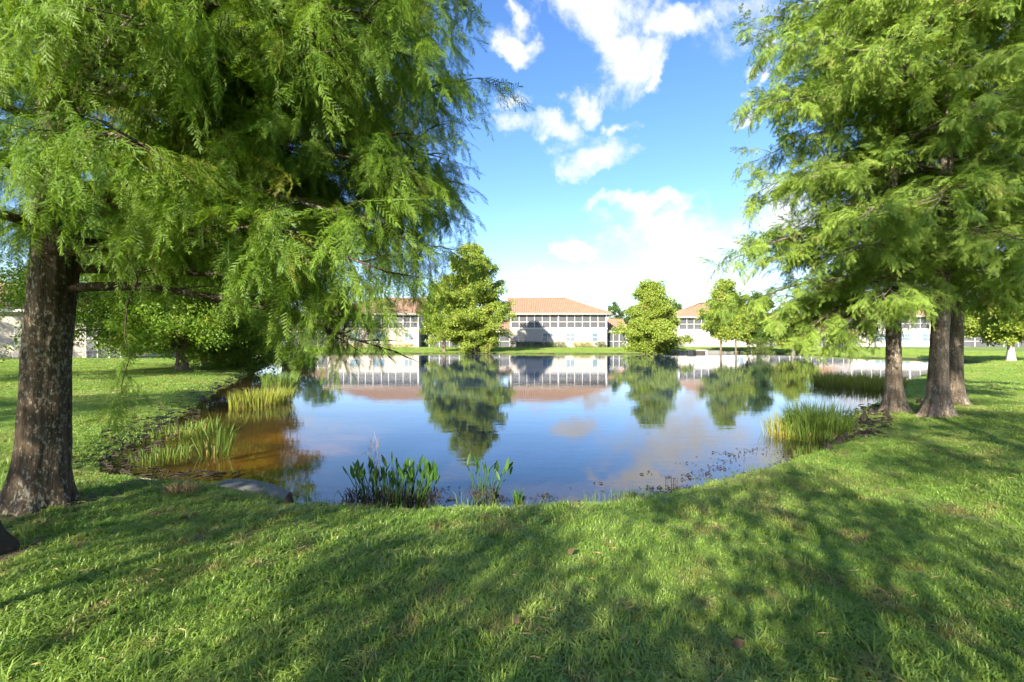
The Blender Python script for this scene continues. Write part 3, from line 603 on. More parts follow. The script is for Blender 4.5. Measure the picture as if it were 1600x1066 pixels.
# ------------------------------------------------------------------ houses
def hip_roof(w, dpt, eave, rise, over=.6, hipl=True, hipr=True):
    """barrel tiled roof: ribs run from eave to ridge on the two long slopes, plain ribs on the hips"""
    mb = MB(); x0, x1, y0, y1 = -over, w + over, -over, dpt + over; half = (y1 - y0) / 2; ym = (y0 + y1) / 2; step = .30
    def slope(a0, a1, run, place, hl, hr):       # a along the eave, s from eave (0) to ridge (run)
        n = int((a1 - a0) / step) * 6; prev = None
        for i in range(n + 1):
            a = a0 + (a1 - a0) * i / n; top = run
            if hl: top = min(top, a - a0)
            if hr: top = min(top, a1 - a)
            b = .085 * abs(math.sin(math.pi * i / 6)); cur = (mb_pt(place, a, 0, b), mb_pt(place, a, max(top, .01), b))
            if prev: mb.add([prev[0], cur[0], cur[1], prev[1]], [(0, 1, 2, 3)])
            prev = cur
    def mb_pt(place, a, s, b): x, y = place(a, s); return (x, y, eave + rise * s / half + b)
    slope(x0, x1, half, lambda a, s: (a, y0 + s), hipl, hipr); slope(x0, x1, half, lambda a, s: (x0 + x1 - a, y1 - s), hipr, hipl)
    if hipr: slope(y0, y1, half, lambda a, s: (x1 - s, a), True, True)
    if hipl: slope(y0, y1, half, lambda a, s: (x0 + s, y0 + y1 - a), True, True)
    ra, rb = (x0 + half if hipl else x0), (x1 - half if hipr else x1)
    cap = MB(); cap.tube([(ra, ym, eave + rise + .06), (rb, ym, eave + rise + .06)], [.12, .12], 8)
    for hip, xr, xe in ((hipl, ra, x0), (hipr, rb, x1)):
        if hip:
            for ye in (y0, y1): cap.tube([(xr, ym, eave + rise + .04), (xe, ye, eave + .07)], [.1, .1], 6)
    return mb, cap
def window(t, xa, xb, za, zb, panes=2, y=0.0):
    w = MB().box(xa, xb, y - .05, y - .012, za, zb).build('window', M['trim_white'], t); n = panes
    for i in range(n):
        a = xa + .07 + (xb - xa - .07) * i / n; b = xa + (xb - xa - .07) * (i + 1) / n
        for q in (0, 1):
            m = (za + zb) / 2; z0, z1 = ((za + .07, m - .03), (m + .03, zb - .07))[q]
            MB().box(a, b, y - .062, y - .052, z0, z1).build('pane', M['glass'], w)
    MB().box(xa - .06, xb + .06, y - .12, y - .004, za - .11, za - .004).build('sill', M['trim_white'], w)
def house(label, px0, px1, d, rz, wins, bays=(6, 6), depth=12.5, base=.40, eave=5.9, wall='wall_cream', hips=(True, True), band=3.35, ground_rail=None):
    x0, x1 = (px0 - CX) / F * d, (px1 - CX) / F * d; W = x1 - x0; t = thing('apartment_house', label, 'house', (x0, d, base), rz, 'two storey houses round the pond'); E = eave - base; B = band - base + .05
    wl = MB().box(0, W, 0, depth, -.6, B).build('wall', M[wall], t)
    MB().box(-.05, W + .05, -.09, depth, B + .002, B + .22).build('floor_band', M['trim_white'], t)
    z0 = B + .222; lan = 2.4
    MB().box(0.0, W, lan, depth - .01, z0, E).build('upper_wall', M[wall], t)
    for xx in (0, W - .22): MB().box(xx, xx + .22, 0, lan - .002, z0, E).build('pier', M['trim_white'], t)
    MB().box(-.02, W + .02, -.06, .14, E - .12, E + .002).build('header_beam', M['trim_white'], t)
    nb = len(bays); uw = W / nb
    for u in range(nb):
        a0, a1 = u * uw + .22 * (u == 0) + .11 * (u > 0), (u + 1) * uw - .22 * (u == nb - 1) - .11 * (u < nb - 1); n = bays[u]
        if u: MB().box(u * uw - .11, u * uw + .11, -.03, lan - .002, z0, E - .122).build('pier', M['trim_white'], t)
        mid = z0 + (E - z0) * .44
        for i in range(n):
            xa, xb = a0 + (a1 - a0) * i / n, a0 + (a1 - a0) * (i + 1) / n
            for q, (za, zb) in enumerate(((z0 + .06, mid - .04), (mid + .04, E - .122))):
                MB().box(xa + .045, xb - .045, .05, .06, za, zb).build('screen_panel', M['screen'], t)
            if i: MB().box(xa - .044, xa + .044, .0, .1, z0 + .002, E - .122).build('post', M['trim_white'], t)
        MB().box(a0, a1, -.012, .11, mid - .039, mid + .039).build('rail', M['trim_white'], t)
        MB().box(a0, a1, -.008, .11, z0, z0 + .058).build('rail', M['trim_white'], t)
        cx = (a0 + a1) / 2
        dr = MB().box(cx - 1.6, cx + 1.6, lan - .06, lan - .01, z0, z0 + 2.1).build('sliding_door', M['trim_white'], t)
        for s in (-1, 1): MB().box(cx + s * .8 - .7, cx + s * .8 + .7, lan - .075, lan - .062, z0 + .1, z0 + 2.0).build('pane', M['glass'], dr)
    MB().tube([(-.6, -.70, E + .06), (W + .6, -.70, E + .06)], [.07, .07], 8).build('gutter', M['trim_white'], t, True)
    MB().box(-.1, W + .1, -.1, lan - .003, E + .003, E + .05).build('soffit', M['trim_white'], t)
    for (a, b) in wins: window(t, a * W, b * W, 1.0, 2.45, 2 if (b - a) * W > 1.3 else 1)
    if nb > 1: MB().tube([(uw, -.10, -.3), (uw, -.10, E - .05)], [.06, .06], 8).build('downspout', M['trim_white'], t, True)
    rf, cap = hip_roof(W, depth, E + .10, 3.05, .6, *hips)
    ro = rf.build('roof', M['roof'], t, True); cap.build('ridge_cap', M['roof'], ro, True)
    f = MB(); f.box(-.62, W + .62, -.64, -.60, E - .10, E + .13); f.build('fascia', M['trim_white'], t)
    MB().box(-.60, -.56, -.598, depth + .6, E - .10, E + .10).build('fascia', M['trim_white'], t); MB().box(W + .56, W + .60, -.598, depth + .6, E - .10, E + .10).build('fascia', M['trim_white'], t)
    for fx in (.2, .83):
        s = 5.4; z = E + .10 + 3.05 * s / (depth / 2 + .6)
        MB().box(fx * W - .5, fx * W + .5, s - .75, s - .35, z - .1, z + .06).build('roof_vent', M['roof_vent'], ro)
    return t, W, E
def porch_link(label, px0, px1, d, rz, depth=9, base=.40, eave=2.95, rise=2.0, bays=5, door=False, back=1.6, wall='wall_cream'):
    x0, x1 = (px0 - CX) / F * d, (px1 - CX) / F * d; W = x1 - x0; E = eave - base
    t = thing('screened_porch', label, 'porch', (x0, d, base), rz, 'low screened porches between the houses')
    MB().box(0, W, back + 2, back + depth, -.5, E + .1).build('wall', M[wall], t)
    MB().box(-.1, W + .1, -.2, back + 2.3, E + .0, E + .22).build('porch_roof', M['trim_white'], t)
    MB().box(0, W, 0, back + 2, -.5, .05).build('floor_slab', M['concrete'], t)
    rf, cap = hip_roof(W - .1, depth - .5, E + .22, rise, .3, False, False)
    for m in (rf, cap): m.v = [(x + .05, y + back + 1.2, z) for x, y, z in m.v]
    ro = rf.build('roof', M['roof'], t, True); cap.build('ridge_cap', M['roof'], ro, True)
    n = bays; pw = (W - (1.0 if door else 0)) / n
    for i in range(n + 1): MB().box(max(0, i * pw - .04), min(W, i * pw + .04), 0, .08, .052, E - .002).build('post', M['trim_white'], t)
    for i in range(n):
        for za, zb in ((.1, 1.0), (1.07, E - .02)): MB().box(i * pw + .042, (i + 1) * pw - .042, .03, .04, za, zb).build('screen_panel', M['screen'], t)
        MB().box(i * pw + .041, (i + 1) * pw - .041, .0, .07, 1.002, 1.068).build('rail', M['trim_white'], t)
    if door:
        dd = MB().box(n * pw + .05, W, .0, .06, .052, E - .01).build('door', M['trim_white'], t); MB().box(n * pw + .25, W - .2, -.012, -.002, .95, 1.9).build('pane', M['glass'], dd)
    return t
house('main two storey house mid picture with twin screened balconies over hedges', 797, 948, 77, R(-1.0), [(.085, .15), (.335, .44), (.575, .67), (.845, .905)], hips=(False, True))
house('two storey house half veiled by the hanging cypress twigs', 512, 654, 77.5, R(1.0), [(.24, .36), (.50, .63), (.84, .93)], hips=(True, False))
house('bright white house right of the cone shaped cypress', 1060, 1200, 88, R(-2), [(.62, .72)], (6, 6), wall='wall_white')
house('pale house seen between the right hand cypress trunks', 1330, 1500, 86, R(-6), [(.2, .3), (.4, .5), (.6, .7), (.85, .93)], (6, 6), wall='wall_white')
porch_link('screened porch with white door just right of the main house', 949, 986, 78.5, R(-1), bays=3, door=True, rise=2.2)
porch_link('long dark porch between the veiled house and the main house', 655, 796, 80, 0, bays=9, rise=1.9)
porch_link('porch under a terracotta roof at the far left of the shore row', 436, 511, 80, R(1), bays=5, rise=2.0)
porch_link('small porch adjoining the left side of the white house', 1022, 1059, 90, R(-2), bays=3, rise=2.0)
porch_link('dark porch between the white house and the pale house behind the trunks', 1201, 1329, 88, R(-4), bays=8, rise=1.9)
porch_link('porch at the far right end beyond the trunks', 1501, 1640, 84, R(-8), bays=7, rise=1.9)
# the low house behind the big trunk
def low_house():
    d = 31.5; x0, x1 = (-260 - CX) / F * d, (166 - CX) / F * d; W = x1 - x0; t = thing('low_house', 'low house with tiled roof and white framed screen room behind the big trunk', 'house', (x0, d, .40), R(4)); E = 3.3; pw = 2.4
    MB().box(0, W - pw - .01, 0, 9, -.5, E).build('wall', M['wall_cream'], t); MB().box(W - pw, W, 2.6, 9, -.5, E).build('wall', M['wall_cream'], t)
    MB().box(W - pw, W + .05, -.1, 2.598, E - .3, E).build('header_beam', M['trim_white'], t); MB().box(W - pw, W, 0, 2.6, -.5, .03).build('floor_slab', M['concrete'], t)
    for i in range(4): MB().box(W - pw + i * (pw - .08) / 3, W - pw + i * (pw - .08) / 3 + .08, 0, .08, .032, E - .302).build('post', M['trim_white'], t)
    for i in range(3):
        a = W - pw + i * (pw - .08) / 3 + .082; b = a + (pw - .08) / 3 - .084
        for za, zb in ((.1, 1.35), (1.43, E - .31)): MB().box(a, b, .03, .045, za, zb).build('screen_panel', M['screen'], t)
        MB().box(a, b, 0, .07, 1.352, 1.428).build('rail', M['trim_white'], t)
    for a in (.62, .74): window(t, a * W, a * W + 1.4, .9, 2.3, 2)
    rf, cap = hip_roof(W, 9, E + .05, 2.2, .5); ro = rf.build('roof', M['roof'], t, True); cap.build('ridge_cap', M['roof'], ro, True)
    MB().box(-.5, W + .5, -.54, -.50, E - .12, E + .08).build('fascia', M['trim_white'], t)
low_house()

# --- hedges along the house fronts
def hedge(px0, px1, d, h, label, gold=False, dp=.9):
    r = np.random.default_rng(int(px0)); x0, x1 = (px0 - CX) / F * d, (px1 - CX) / F * d; z = gz((x0 + x1) / 2, d); W = x1 - x0; n = int(W * h * 42)
    t = thing('hedge', label, 'hedge', (x0, d, z), 0, 'clipped hedges along the houses')
    p = np.stack([r.uniform(0, W, n), r.uniform(-dp / 2, dp / 2, n), r.uniform(.05, 1, n) ** .7 * h * (.85 + .25 * r.random(n))], 1)
    scatter_obj('foliage', p, r.uniform(0, 6, (n, 3)), r.uniform(.7, 1.3, n), r.integers(0, 3, n), G_GOLD if gold else G_HEDGE, M['hedge_gold' if gold else 'hedge_green'], t)
    mb = MB()
    for k in range(max(3, int(W / .6))): x = (k + .5) * W / max(3, int(W / .6)); mb.tube([(x, 0, -.05), (x + .05, .03, h * .7)], [.03, .012], 5)
    mb.build('stem', M['twig'], t)
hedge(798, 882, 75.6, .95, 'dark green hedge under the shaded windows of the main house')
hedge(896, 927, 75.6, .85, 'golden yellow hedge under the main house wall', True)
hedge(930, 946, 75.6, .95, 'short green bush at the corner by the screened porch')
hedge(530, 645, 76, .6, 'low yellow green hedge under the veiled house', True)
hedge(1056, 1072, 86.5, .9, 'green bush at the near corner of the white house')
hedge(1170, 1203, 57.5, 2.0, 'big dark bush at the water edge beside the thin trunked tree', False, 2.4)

# --- concrete at the far shore
def headwall():
    a = px_at(1050, 553, .0); t = thing('seawall', 'pale concrete edge with pipe mouth painted as dark shade along the far shore', 'wall', (19.6, 59.2, 0)); 
    MB().box(0, 6.6, 0, .35, -.4, .34).build('wall', M['concrete'], t); MB().box(2.5, 5.0, -.28, -.002, -.4, .44).build('headwall', M['wall_cream'], t)
    MB().box(3.2, 4.7, -.30, -.282, -.05, .30).build('mouth_shade_panel', M['painted_mouth_shade'], t); MB().box(6.602, 11.5, -.05, .25, -.4, .26).build('ledge', M['concrete'], t)  # flat dark panel on the headwall paints the shade of a pipe opening
headwall()

# ------------------------------------------------------------------ things on the near banks
def culvert():
    a, c = px_at(300, 752, .1), px_at(425, 777, .08); L = np.linalg.norm((c - a)[:2]); rz = math.atan2(c[1] - a[1], c[0] - a[0])
    t = thing('culvert_pipe', 'weathered grey concrete pipe end half buried in grass at the inlet', 'pipe', (a[0], a[1], 0), rz); n = 22; v, f = [], []
    for i in range(n + 1):
        q = math.pi * i / n
        for rr in (L / 2, L / 2 - .10):
            for y in (0, .3): v.append((L / 2 - rr * math.cos(q), y, rr * .24 * math.sin(q) - .05))
    for i in range(n):
        o = i * 4; f += [(o, o + 4, o + 5, o + 1), (o + 2, o + 3, o + 7, o + 6), (o, o + 2, o + 6, o + 4), (o + 1, o + 5, o + 7, o + 3)]
    MB().add(v, f).build('pipe_shell', M['concrete'], t, True)
    MB().box(.08, L - .08, .06, .12, -.5, -.1).build('pipe_floor', M['concrete'], t)
culvert()
def knee_mesh(seed):
    m = trunk_mesh([(0, 0, -.08), (.01, 0, .05), (.0, .01, .13), (.01, 0, .18)], [.055, .05, .034, .012], M['knee_bark'], 14, 12, 1.3, .08, 4, .6, seed); return m
KN = [knee_mesh(s) for s in (1, 2, 3)]
r = np.random.default_rng(77)
spots = [(1318 + 12 * i + r.uniform(-6, 6), 676 - 6.2 * i + r.uniform(-7, 7), r.uniform(.45, .9)) for i in range(7)] + [(1335, 668, .8), (1352, 655, .95), (1362, 640, .8), (1385, 655, .8), (1437, 634, .8), (1445, 640, .9), (1296, 700, .7), (1311, 688, .9), (1500, 632, .9), (1509, 630, .7)]
for i, (px, py, s) in enumerate(spots):
    p = px_at(px, py, .12); o = tag(link('cypress_knee', KN[i % 3], None, (p[0], p[1], gz(p[0], p[1]) - .01), (0, 0, i * 1.7), (s * 1.5, s * 1.3, s)), 'dark knobbly cypress knee behind, between the pale flared trunk and the leaning one' if px in (1437, 1445) else 'low dark root knob in the grass just right of the slim dark trunk' if px >= 1500 else 'dark knobbly cypress knee at the rushes end of the muddy strip' if px < 1325 else 'dark knobbly cypress knee on the mud close beside the pale flared trunk', 'root', 'cypress knees round the pond side trunks')
p = px_at(452, 783, .08); tag(link('cypress_knee', KN[0], None, (p[0], p[1], gz(p[0], p[1]) - .01), (0, 0, 1), (.75, .7, .9)), 'small pointed cypress knee at the water edge beside the grey pipe', 'root')
p = px_at(-2, 868, .2); tag(link('cypress_knee', KN[1], None, (p[0] - .05, p[1], gz(p[0], p[1]) - .03), (0, 0, 2), (2.4, 2.4, 1.4)), 'low dark root lump in the grass in front of the big trunk', 'root')
# mud, roots and leaf litter at the water edge by the pale flared trunk
def litter(name, label, area, n, sc, mat, kind='stuff', z0=.02):
    r = np.random.default_rng(n); mb = MB(); k = 0
    while k < n:
        px, py = r.uniform(area[0], area[1]), r.uniform(area[2], area[3]); p = px_at(px, py, z0); sd = pond_sd(p[:1], p[1:2])[0]
        if not area[4] < sd < area[5]: 
            k += .1; continue
        z = max(gz(p[0], p[1]), 0) + .012; a = r.uniform(0, 6.3); l = sc * r.uniform(.4, 1.6); dx, dy = math.cos(a) * l, math.sin(a) * l
        mb.tube([(p[0] - dx, p[1] - dy, z), (p[0] + dx * .1, p[1] + dy * .1, z + sc * r.uniform(0, .4)), (p[0] + dx, p[1] + dy, z + sc * r.uniform(-.1, .3))], [sc * .10, sc * .13, sc * .05], 4); k += 1
    return tag(mb.build(name, M[mat], None), label, 'litter', None, kind)
litter('root_litter', 'tangle of dark roots and litter on the muddy edge by the flared trunk', (1290, 1400, 630, 700, -.25, .6), 260, .10, 'knee_bark')
litter('shore_litter', 'dark sticks and mud litter along the inlet edge', (160, 380, 590, 745, -.5, .55), 330, .07, 'knee_bark')
# floating weed specks on the water along the near shore
def specks():
    r = np.random.default_rng(9); mb = MB(); n = 0
    for cx0, cx1, cy0, cy1, m in ((1000, 1290, 700, 775, 1500), (880, 1080, 755, 785, 500), (540, 880, 770, 786, 260), (420, 540, 770, 786, 60), (700, 860, 760, 783, 160)):
        for k in range(m):
            px, py = r.uniform(cx0, cx1), r.uniform(cy0, cy1); p = px_at(px, py, 0); sd = pond_sd(p[:1], p[1:2])[0]
            dn = fbm(np.array([p[0] * 3.0]), np.array([p[1] * 5.0]))[0]
            if not -.95 < sd < -.01 or dn < .40 + .22 * (-sd): continue
            a = r.uniform(0, 6.3); l = r.uniform(.008, .032); dx, dy = math.cos(a) * l, math.sin(a) * l; h = r.uniform(0, .5) ** 3 * .25
            mb.add([(p[0] - dx, p[1] - dy, .004), (p[0] - dy * .35, p[1] + dx * .35, .006 + h), (p[0] + dx, p[1] + dy, .004), (p[0] + dy * .35, p[1] - dx * .35, .008)], [(0, 1, 2, 3)])
    tag(mb.build('floating_weeds', M['debris'], None), 'dark specks of floating weed along the near shore', 'weeds', None, 'stuff')
specks()

# --- reeds
def blades(mb, r, cx, cy, rad, n, h, lean=.25, w=.006, z=0.0, ry=1.0):
    for k in range(n):
        q = r.uniform(0, 6.3); s = math.sqrt(r.random()) * rad; x, y = cx + math.cos(q) * s, cy + math.sin(q) * s * ry; hh = h * r.uniform(.55, 1.1); a = q + r.normal() * .9; l = hh * lean * r.uniform(.1, 1.6) * (.4 + s / rad)
        side = r.uniform(0, 6.3); sx, sy = math.cos(side) * w, math.sin(side) * w
        P = [(x, y, z - .05), (x + math.cos(a) * l * .35, y + math.sin(a) * l * .35, z + hh * .6), (x + math.cos(a) * l, y + math.sin(a) * l, z + hh * (1 - .25 * min(1, l / hh)))]
        mb.add([(P[0][0] - sx, P[0][1] - sy, P[0][2]), (P[0][0] + sx, P[0][1] + sy, P[0][2]), (P[1][0] + sx * .8, P[1][1] + sy * .8, P[1][2]), (P[1][0] - sx * .8, P[1][1] - sy * .8, P[1][2]), P[2]], [(0, 1, 2, 3), (3, 2, 4)])
def reed_clump(label, px, py, w_px, h, n, mat, seed, ry=.8, lean=.3, w=.005):
    p = px_at(px, py, 0); r = np.random.default_rng(seed); t = thing('reed_clump', label, 'reeds', (p[0], p[1], 0), 0, 'clumps of reeds at the pond edge'); mb = MB()
    blades(mb, r, 0, 0, w_px / 2 / F * p[1], n, h, lean, w, -.02, ry); o = mb.build('blades', M[mat], t); o['kind'] = 'stuff'
    mb = MB(); blades(mb, r, 0, 0, w_px / 2.4 / F * p[1], n // 8, h * .35, 1.2, w, -.02, ry); o = mb.build('dead_blades', M['straw'], t); o['kind'] = 'stuff'
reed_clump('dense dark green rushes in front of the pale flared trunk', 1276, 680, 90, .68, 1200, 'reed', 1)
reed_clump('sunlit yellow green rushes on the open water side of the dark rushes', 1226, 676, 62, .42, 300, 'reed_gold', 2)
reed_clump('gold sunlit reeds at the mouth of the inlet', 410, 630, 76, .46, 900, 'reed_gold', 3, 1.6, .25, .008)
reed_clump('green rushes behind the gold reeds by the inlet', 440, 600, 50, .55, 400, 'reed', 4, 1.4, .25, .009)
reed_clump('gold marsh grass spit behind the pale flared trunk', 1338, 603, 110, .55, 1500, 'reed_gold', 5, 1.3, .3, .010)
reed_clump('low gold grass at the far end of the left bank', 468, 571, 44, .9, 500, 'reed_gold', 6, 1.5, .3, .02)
reed_clump('tall arching green sedge in the shallow inlet', 338, 708, 40, .72, 34, 'reed', 7, .9, .55, .008)
reed_clump('thin low sedge in the inlet beside the tall arching one', 255, 712, 80, .18, 120, 'reed', 8, 1.4, .5, .006)
reed_clump('green water grass filling the shady inlet', 290, 672, 60, .18, 220, 'reed', 10, 2.2, .5, .007)
reed_clump('small dark sprig standing in the water near the second weed', 810, 783, 14, .16, 60, 'weed_leaf', 11, .8, .35, .004)
reed_clump('wispy grass tuft at the water edge below the lawn', 985, 775, 46, .10, 160, 'reed', 12, .6, .6, .003)
reed_clump('thin dark stems in the water by the floating specks', 1050, 757, 20, .14, 16, 'debris', 13, .8, .2, .003)

# --- broad leaved water weeds: every leaf a piece of its own
def leaf_mesh(name, L, w, bend):
    mb = MB(); n = 6; v, f = [], []
    for i in range(n + 1):
        t = i / n; ww = w * (math.sin(math.pi * min(1, .12 + t * .88)) ** .8) * (1 - .15 * t); x = bend * t * t; z = L * t
        v += [(x - .0, -ww, z), (x + ww * .35, 0, z), (x, ww, z)]
    for i in range(n): o = i * 3; f += [(o, o + 1, o + 4, o + 3), (o + 1, o + 2, o + 5, o + 4)]
    return mb.add(v, f).mesh(name, M['weed_leaf'], True)
LEAVES = [leaf_mesh('weed_leaf_%d' % i, L, w, b) for i, (L, w, b) in enumerate(((.13, .021, .015), (.16, .024, .03), (.11, .018, .02), (.14, .016, .01)))]
def weed(label, px, py, wpx, n, h, seed, lean, extra_stick=False, zoff=0.0):
    p = px_at(px, py, .02); r = np.random.default_rng(seed); t = thing('water_weed', label, 'plant', (p[0], p[1], 0)); W = wpx / F * p[1]
    for k in range(n):
        x = (r.uniform(-.5, .5) * .75) * W; y = r.uniform(-.14, .14); hh = h * r.uniform(.55, 1.0); lx = (x / W) * lean * 2 * hh + r.normal() * .04; ly = r.normal() * .05
        P = [(x, y, -.12), (x + lx * .4, y + ly * .4, hh * .5), (x + lx, y + ly, hh)]
        MB().tube(P, [.0055, .0045, .003], 5, False).build('stem', M['weed_leaf'], t, True)
        link('leaf', LEAVES[k % 4], t, (x + lx, y + ly, hh - .01), (r.normal() * .25 - ly, lx * 1.2 + r.normal() * .22, r.uniform(0, 6.3)), (r.uniform(.65, 1.1),) * 3)
    mb = MB()
    for k in range(int(n * 2.2)):
        x = r.uniform(-.5, .5) * W; y = r.uniform(-.16, .12); a = r.uniform(0, 6.3); l = r.uniform(.05, .16); z = r.uniform(0, .12)
        mb.tube([(x, y, z - .05), (x + math.cos(a) * l * .6, y + math.sin(a) * l * .5, z + .05), (x + math.cos(a) * l, y + math.sin(a) * l * .7, z - .02)], [.004, .004, .002], 4, False)
    o = mb.build('dead_stalks', M['knee_bark'], t); o['kind'] = 'stuff'
    return t, p
t, p = weed('broad leaved weed clump standing in the water at the lawn edge', 612, 783, 140, 110, .36, 3, .55)
weed('slim tall water weed right of the broad leaved clump', 757, 780, 40, 20, .36, 4, .5)
def bare_bush():
    p = px_at(578, 775, .02); r = np.random.default_rng(2); t = thing('bare_twigs', 'leafless grey twigs rising over the broad leaved weed clump', 'twigs', (p[0], p[1] + .15, 0)); mb = MB()
    for k in range(5):
        a = np.array((r.normal() * .03, r.normal() * .03, -.05)); d = unit(np.array((-.15 + r.normal() * .25, r.normal() * .2, 1.0))); P = [a]
        for i in range(6): d = unit(d + r.normal(size=3) * .12); P.append(P[-1] + d * .11); 
        mb.tube(P, [.004 - .0004 * i for i in range(7)], 4)
        for j in range(2, 6):
            e = unit(d + r.normal(size=3) * .5); mb.tube([P[j], P[j] + e * .09, P[j] + e * .17 + (0, 0, .02)], [.0022, .0018, .001], 3)
    mb.build('branches', M['twig'], t)
bare_bush()
def stick(label, pts, rad, mat='pale_twig', group=None):
    P = [px_at(a, b, .15) for a, b in pts]; P = [(q[0], q[1], max(gz(q[0], q[1]), 0) + rad + z) for q, z in zip(P, (.005, .03, .02, .05, .03, .01)[:len(P)])]
    o = P[0]; mb = MB(); mb.tube([np.array(q) - o for q in P], [rad * (1 - .6 * i / (len(P) - 1)) for i in range(len(P))], 6)
    tag(mb.build('fallen_stick', M[mat], None, True, o), label, 'stick', group)
stick('long pale fallen stick leaning across the foot of the big trunk', [(0, 806), (40, 790), (85, 772)], .012)
stick('thin fallen stick on the flared roots of the big trunk', [(60, 785), (95, 778), (105, 785)], .009)
stick('short dark fallen stick beside the flared roots of the big trunk', [(40, 808), (75, 800), (110, 800)], .008, 'twig')
stick('bent pale stick lying in the shady inlet water', [(192, 732), (230, 738), (262, 740), (300, 742)], .013)
stick('driftwood stick lying on the water left of the broad leaved weed clump', [(480, 783), (520, 782), (548, 778)], .010, 'twig')
def dead_leaf(label, px, py, s, a):
    p = px_at(px, py, .28); mb = MB(); n = 5; v, f = [], []
    for i in range(n + 1):
        t = i / n; w = math.sin(math.pi * min(1, t + .06)) * .35; v += [(t - .5, -w, .12 * math.sin(t * 3)), (t - .5, 0, .02 + .12 * math.sin(t * 3) - .06), (t - .5, w, .12 * math.sin(t * 3) + .03)]
    for i in range(n): o = i * 3; f += [(o, o + 1, o + 4, o + 3), (o + 1, o + 2, o + 5, o + 4)]
    m = mb.add([tuple(c * s for c in q) for q in v], f).build('fallen_leaf', M['dead_leaf'], None, True, (p[0], p[1], gz(p[0], p[1]) + .05)); m.rotation_euler = (.2, -.3, a); tag(m, label, 'leaf')
dead_leaf('curled brown leaf on the lawn below the water edge, mid picture', 893, 852, .06, .6)
dead_leaf('small orange leaf on the sunlit grass near the middle', 806, 966, .05, 1.6)
dead_leaf('brown leaf at the edge of the lawn, lower right corner', 1597, 1020, .07, 2.1)
dead_leaf('dark leaf lying in the shaded lawn right of the middle', 1155, 1000, .07, .2)
def straw_tuft():
    p = px_at(285, 772, .15); r = np.random.default_rng(8); mb = MB(); t = thing('dry_grass_tuft', 'tuft of dead straw coloured grass on the bank above the pipe', 'grass tuft', (p[0], p[1], gz(p[0], p[1])))
    blades(mb, r, 0, 0, .15, 260, .11, 1.0, .004, 0, .6); mb.build('blades', M['straw'], t)['kind'] = 'stuff'
straw_tuft()

# ------------------------------------------------------------------ grass
def tuft(name, n, rad, h, w, lean, seed):
    r = np.random.default_rng(seed); mb = MB()
    for k in range(n):
        q = r.uniform(0, 6.3); s = math.sqrt(r.random()) * rad; x, y = math.cos(q) * s, math.sin(q) * s; hh = h * r.uniform(.5, 1.15); a = r.uniform(0, 6.3); l = hh * lean * r.uniform(.2, 1.5); sd = a + 1.57 + r.normal() * .4; sx, sy = math.cos(sd) * w * .5, math.sin(sd) * w * .5
        ca, sa = math.cos(a), math.sin(a)
        mb.add([(x - sx, y - sy, -.01), (x + sx, y + sy, -.01), (x + ca * l * .35 + sx, y + sa * l * .35 + sy, hh * .55), (x + ca * l * .35 - sx, y + sa * l * .35 - sy, hh * .55), (x + ca * l, y + sa * l, hh * (1 - .35 * min(1, l / hh)))], [(0, 1, 2, 3), (3, 2, 4)])
    return mb.mesh(name, M['grass'])
TUFTS = [tuft('near_tuft_%d' % i, 16, .055, (.055, .065, .05, .085)[i], .0075, 1.35, i) for i in range(4)] + [tuft('mid_tuft_%d' % i, 30, .13, .055, .010, 1.2, 10 + i) for i in range(3)] + [tuft('far_tuft_%d' % i, 40, .4, .09, .028, .7, 20 + i) for i in range(2)] + [tuft('broad_tuft', 14, .07, .04, .017, 1.6, 31), tuft('long_tuft', 14, .06, .13, .008, .8, 32)]
G_GRASS = scatter_group('grass_tufts', TUFTS)
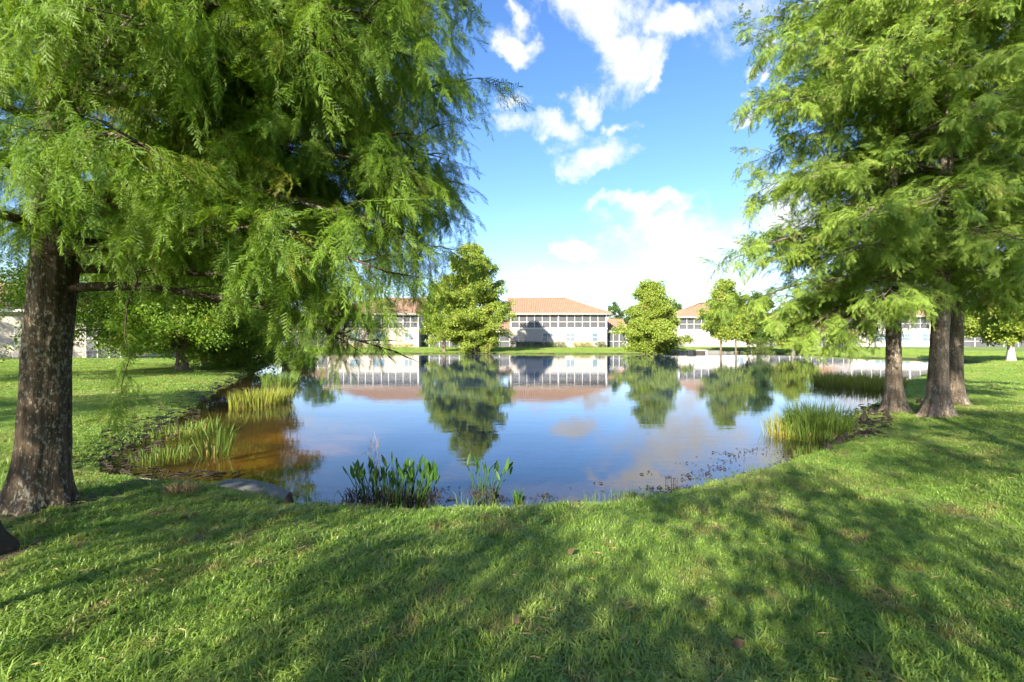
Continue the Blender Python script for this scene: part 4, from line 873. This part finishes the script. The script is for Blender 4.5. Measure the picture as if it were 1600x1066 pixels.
def grass():
    r = np.random.default_rng(3); P, S, K = [], [], []
    def band(y0, y1, x0f, x1f, dens, picks, probs, s0, s1, sdmin):
        xa, xb = x0f(y1), x1f(y1); n = int((xb - xa) * (y1 - y0) * dens); x = r.uniform(xa, xb, n); y = r.uniform(y0, y1, n); sd = pond_sd(x, y)
        k = (sd > sdmin) & (x > x0f(y)) & (x < x1f(y)) & (r.random(n) > bare(x, y) * .92); x, y, sd = x[k], y[k], sd[k]
        P.append(np.stack([x, y, ground_z(x, y, sd)], 1)); S.append(r.uniform(s0, s1, len(x)) * (.27 + .82 * fbm(x * 1.3, y * 1.3))); K.append(r.choice(picks, len(x), p=probs))
    L = lambda y: -1.2 * y - 1.2
    Rr = lambda y: 1.2 * y + 1.2
    band(.7, 3.2, L, Rr, 720, [0, 1, 2, 3, 9, 10], [.31, .29, .23, .05, .10, .02], .7, 1.25, .02)
    band(3.2, 7.5, L, Rr, 430, [0, 1, 2, 3, 9, 10], [.31, .29, .27, .03, .09, .01], .8, 1.3, .02)
    band(7.5, 13, L, Rr, 150, [4, 5, 6], [.4, .3, .3], .8, 1.2, .03)
    band(13, 26, L, Rr, 38, [4, 5, 6], [.4, .3, .3], 1.1, 1.8, .05)
    band(26, 48, L, Rr, 14, [7, 8], [.5, .5], .7, 1.1, .2)
    band(48, 80, lambda y: -48 + 0 * y, lambda y: 52 + 0 * y, 13, [7, 8], [.5, .5], .8, 1.3, -.1)
    p = np.concatenate(P); n = len(p); rot = np.stack([r.normal(size=n) * .12, r.normal(size=n) * .12, r.uniform(0, 6.3, n)], 1)
    tag(scatter_obj('grass', p, rot, np.concatenate(S), np.concatenate(K), G_GRASS, M['grass']), 'short green grass blades covering the lawn', 'grass', None, 'stuff'); print('grass', n)
grass()

# ------------------------------------------------------------------ fallen needles on the lawn, ragged weeds along the near water edge
def needles():
    r = np.random.default_rng(12); n = 5200; y = r.uniform(1.0, 10, n); x = r.uniform(-1.15, 1.15, n) * y; w = np.clip(fbm(x * 1.2, y * 1.2) * 1.5 - .35, .08, 1) + bare(x, y); sd = pond_sd(x, y); k = (sd > .1) & (r.random(n) < w); x, y = x[k], y[k]; z = ground_z(x, y, sd[k]) + r.uniform(.005, .045, len(x)); a = r.uniform(0, 6.3, len(x)); l = r.uniform(.015, .06, len(x)); mb = MB()
    for i in range(len(x)):
        c, q = math.cos(a[i]), math.sin(a[i]); h, w = l[i], .0022
        mb.add([(x[i] - c * h, y[i] - q * h, z[i]), (x[i] - q * w, y[i] + c * w, z[i] + .006), (x[i] + c * h, y[i] + q * h, z[i] + r.uniform(-.005, .012)), (x[i] + q * w, y[i] - c * w, z[i] + .002)], [(0, 1, 2, 3)])
    tag(mb.build('fallen_needles', M['straw'], None), 'brown needles and bits of twig strewn over the lawn', 'litter', None, 'stuff')
needles()
def edge_weeds():
    r = np.random.default_rng(14); n = 9000; x = r.uniform(-3.2, 8.5, n); y = r.uniform(4.2, 11, n); sd = pond_sd(x, y); k = (sd > -.16) & (sd < .10) & (fbm(x * 2.5 + 3, y * 2.5) > .47); x, y = x[k], y[k]; mb = MB()
    for i in range(len(x)): blades(mb, r, x[i], y[i], .03, 5, r.uniform(.06, .20), .5, .0028, max(gz(x[i], y[i]), 0), 1)
    tag(mb.build('edge_weeds', M['reed'], None), 'ragged thin grass growing along the near water edge', 'weeds', None, 'stuff')
edge_weeds()
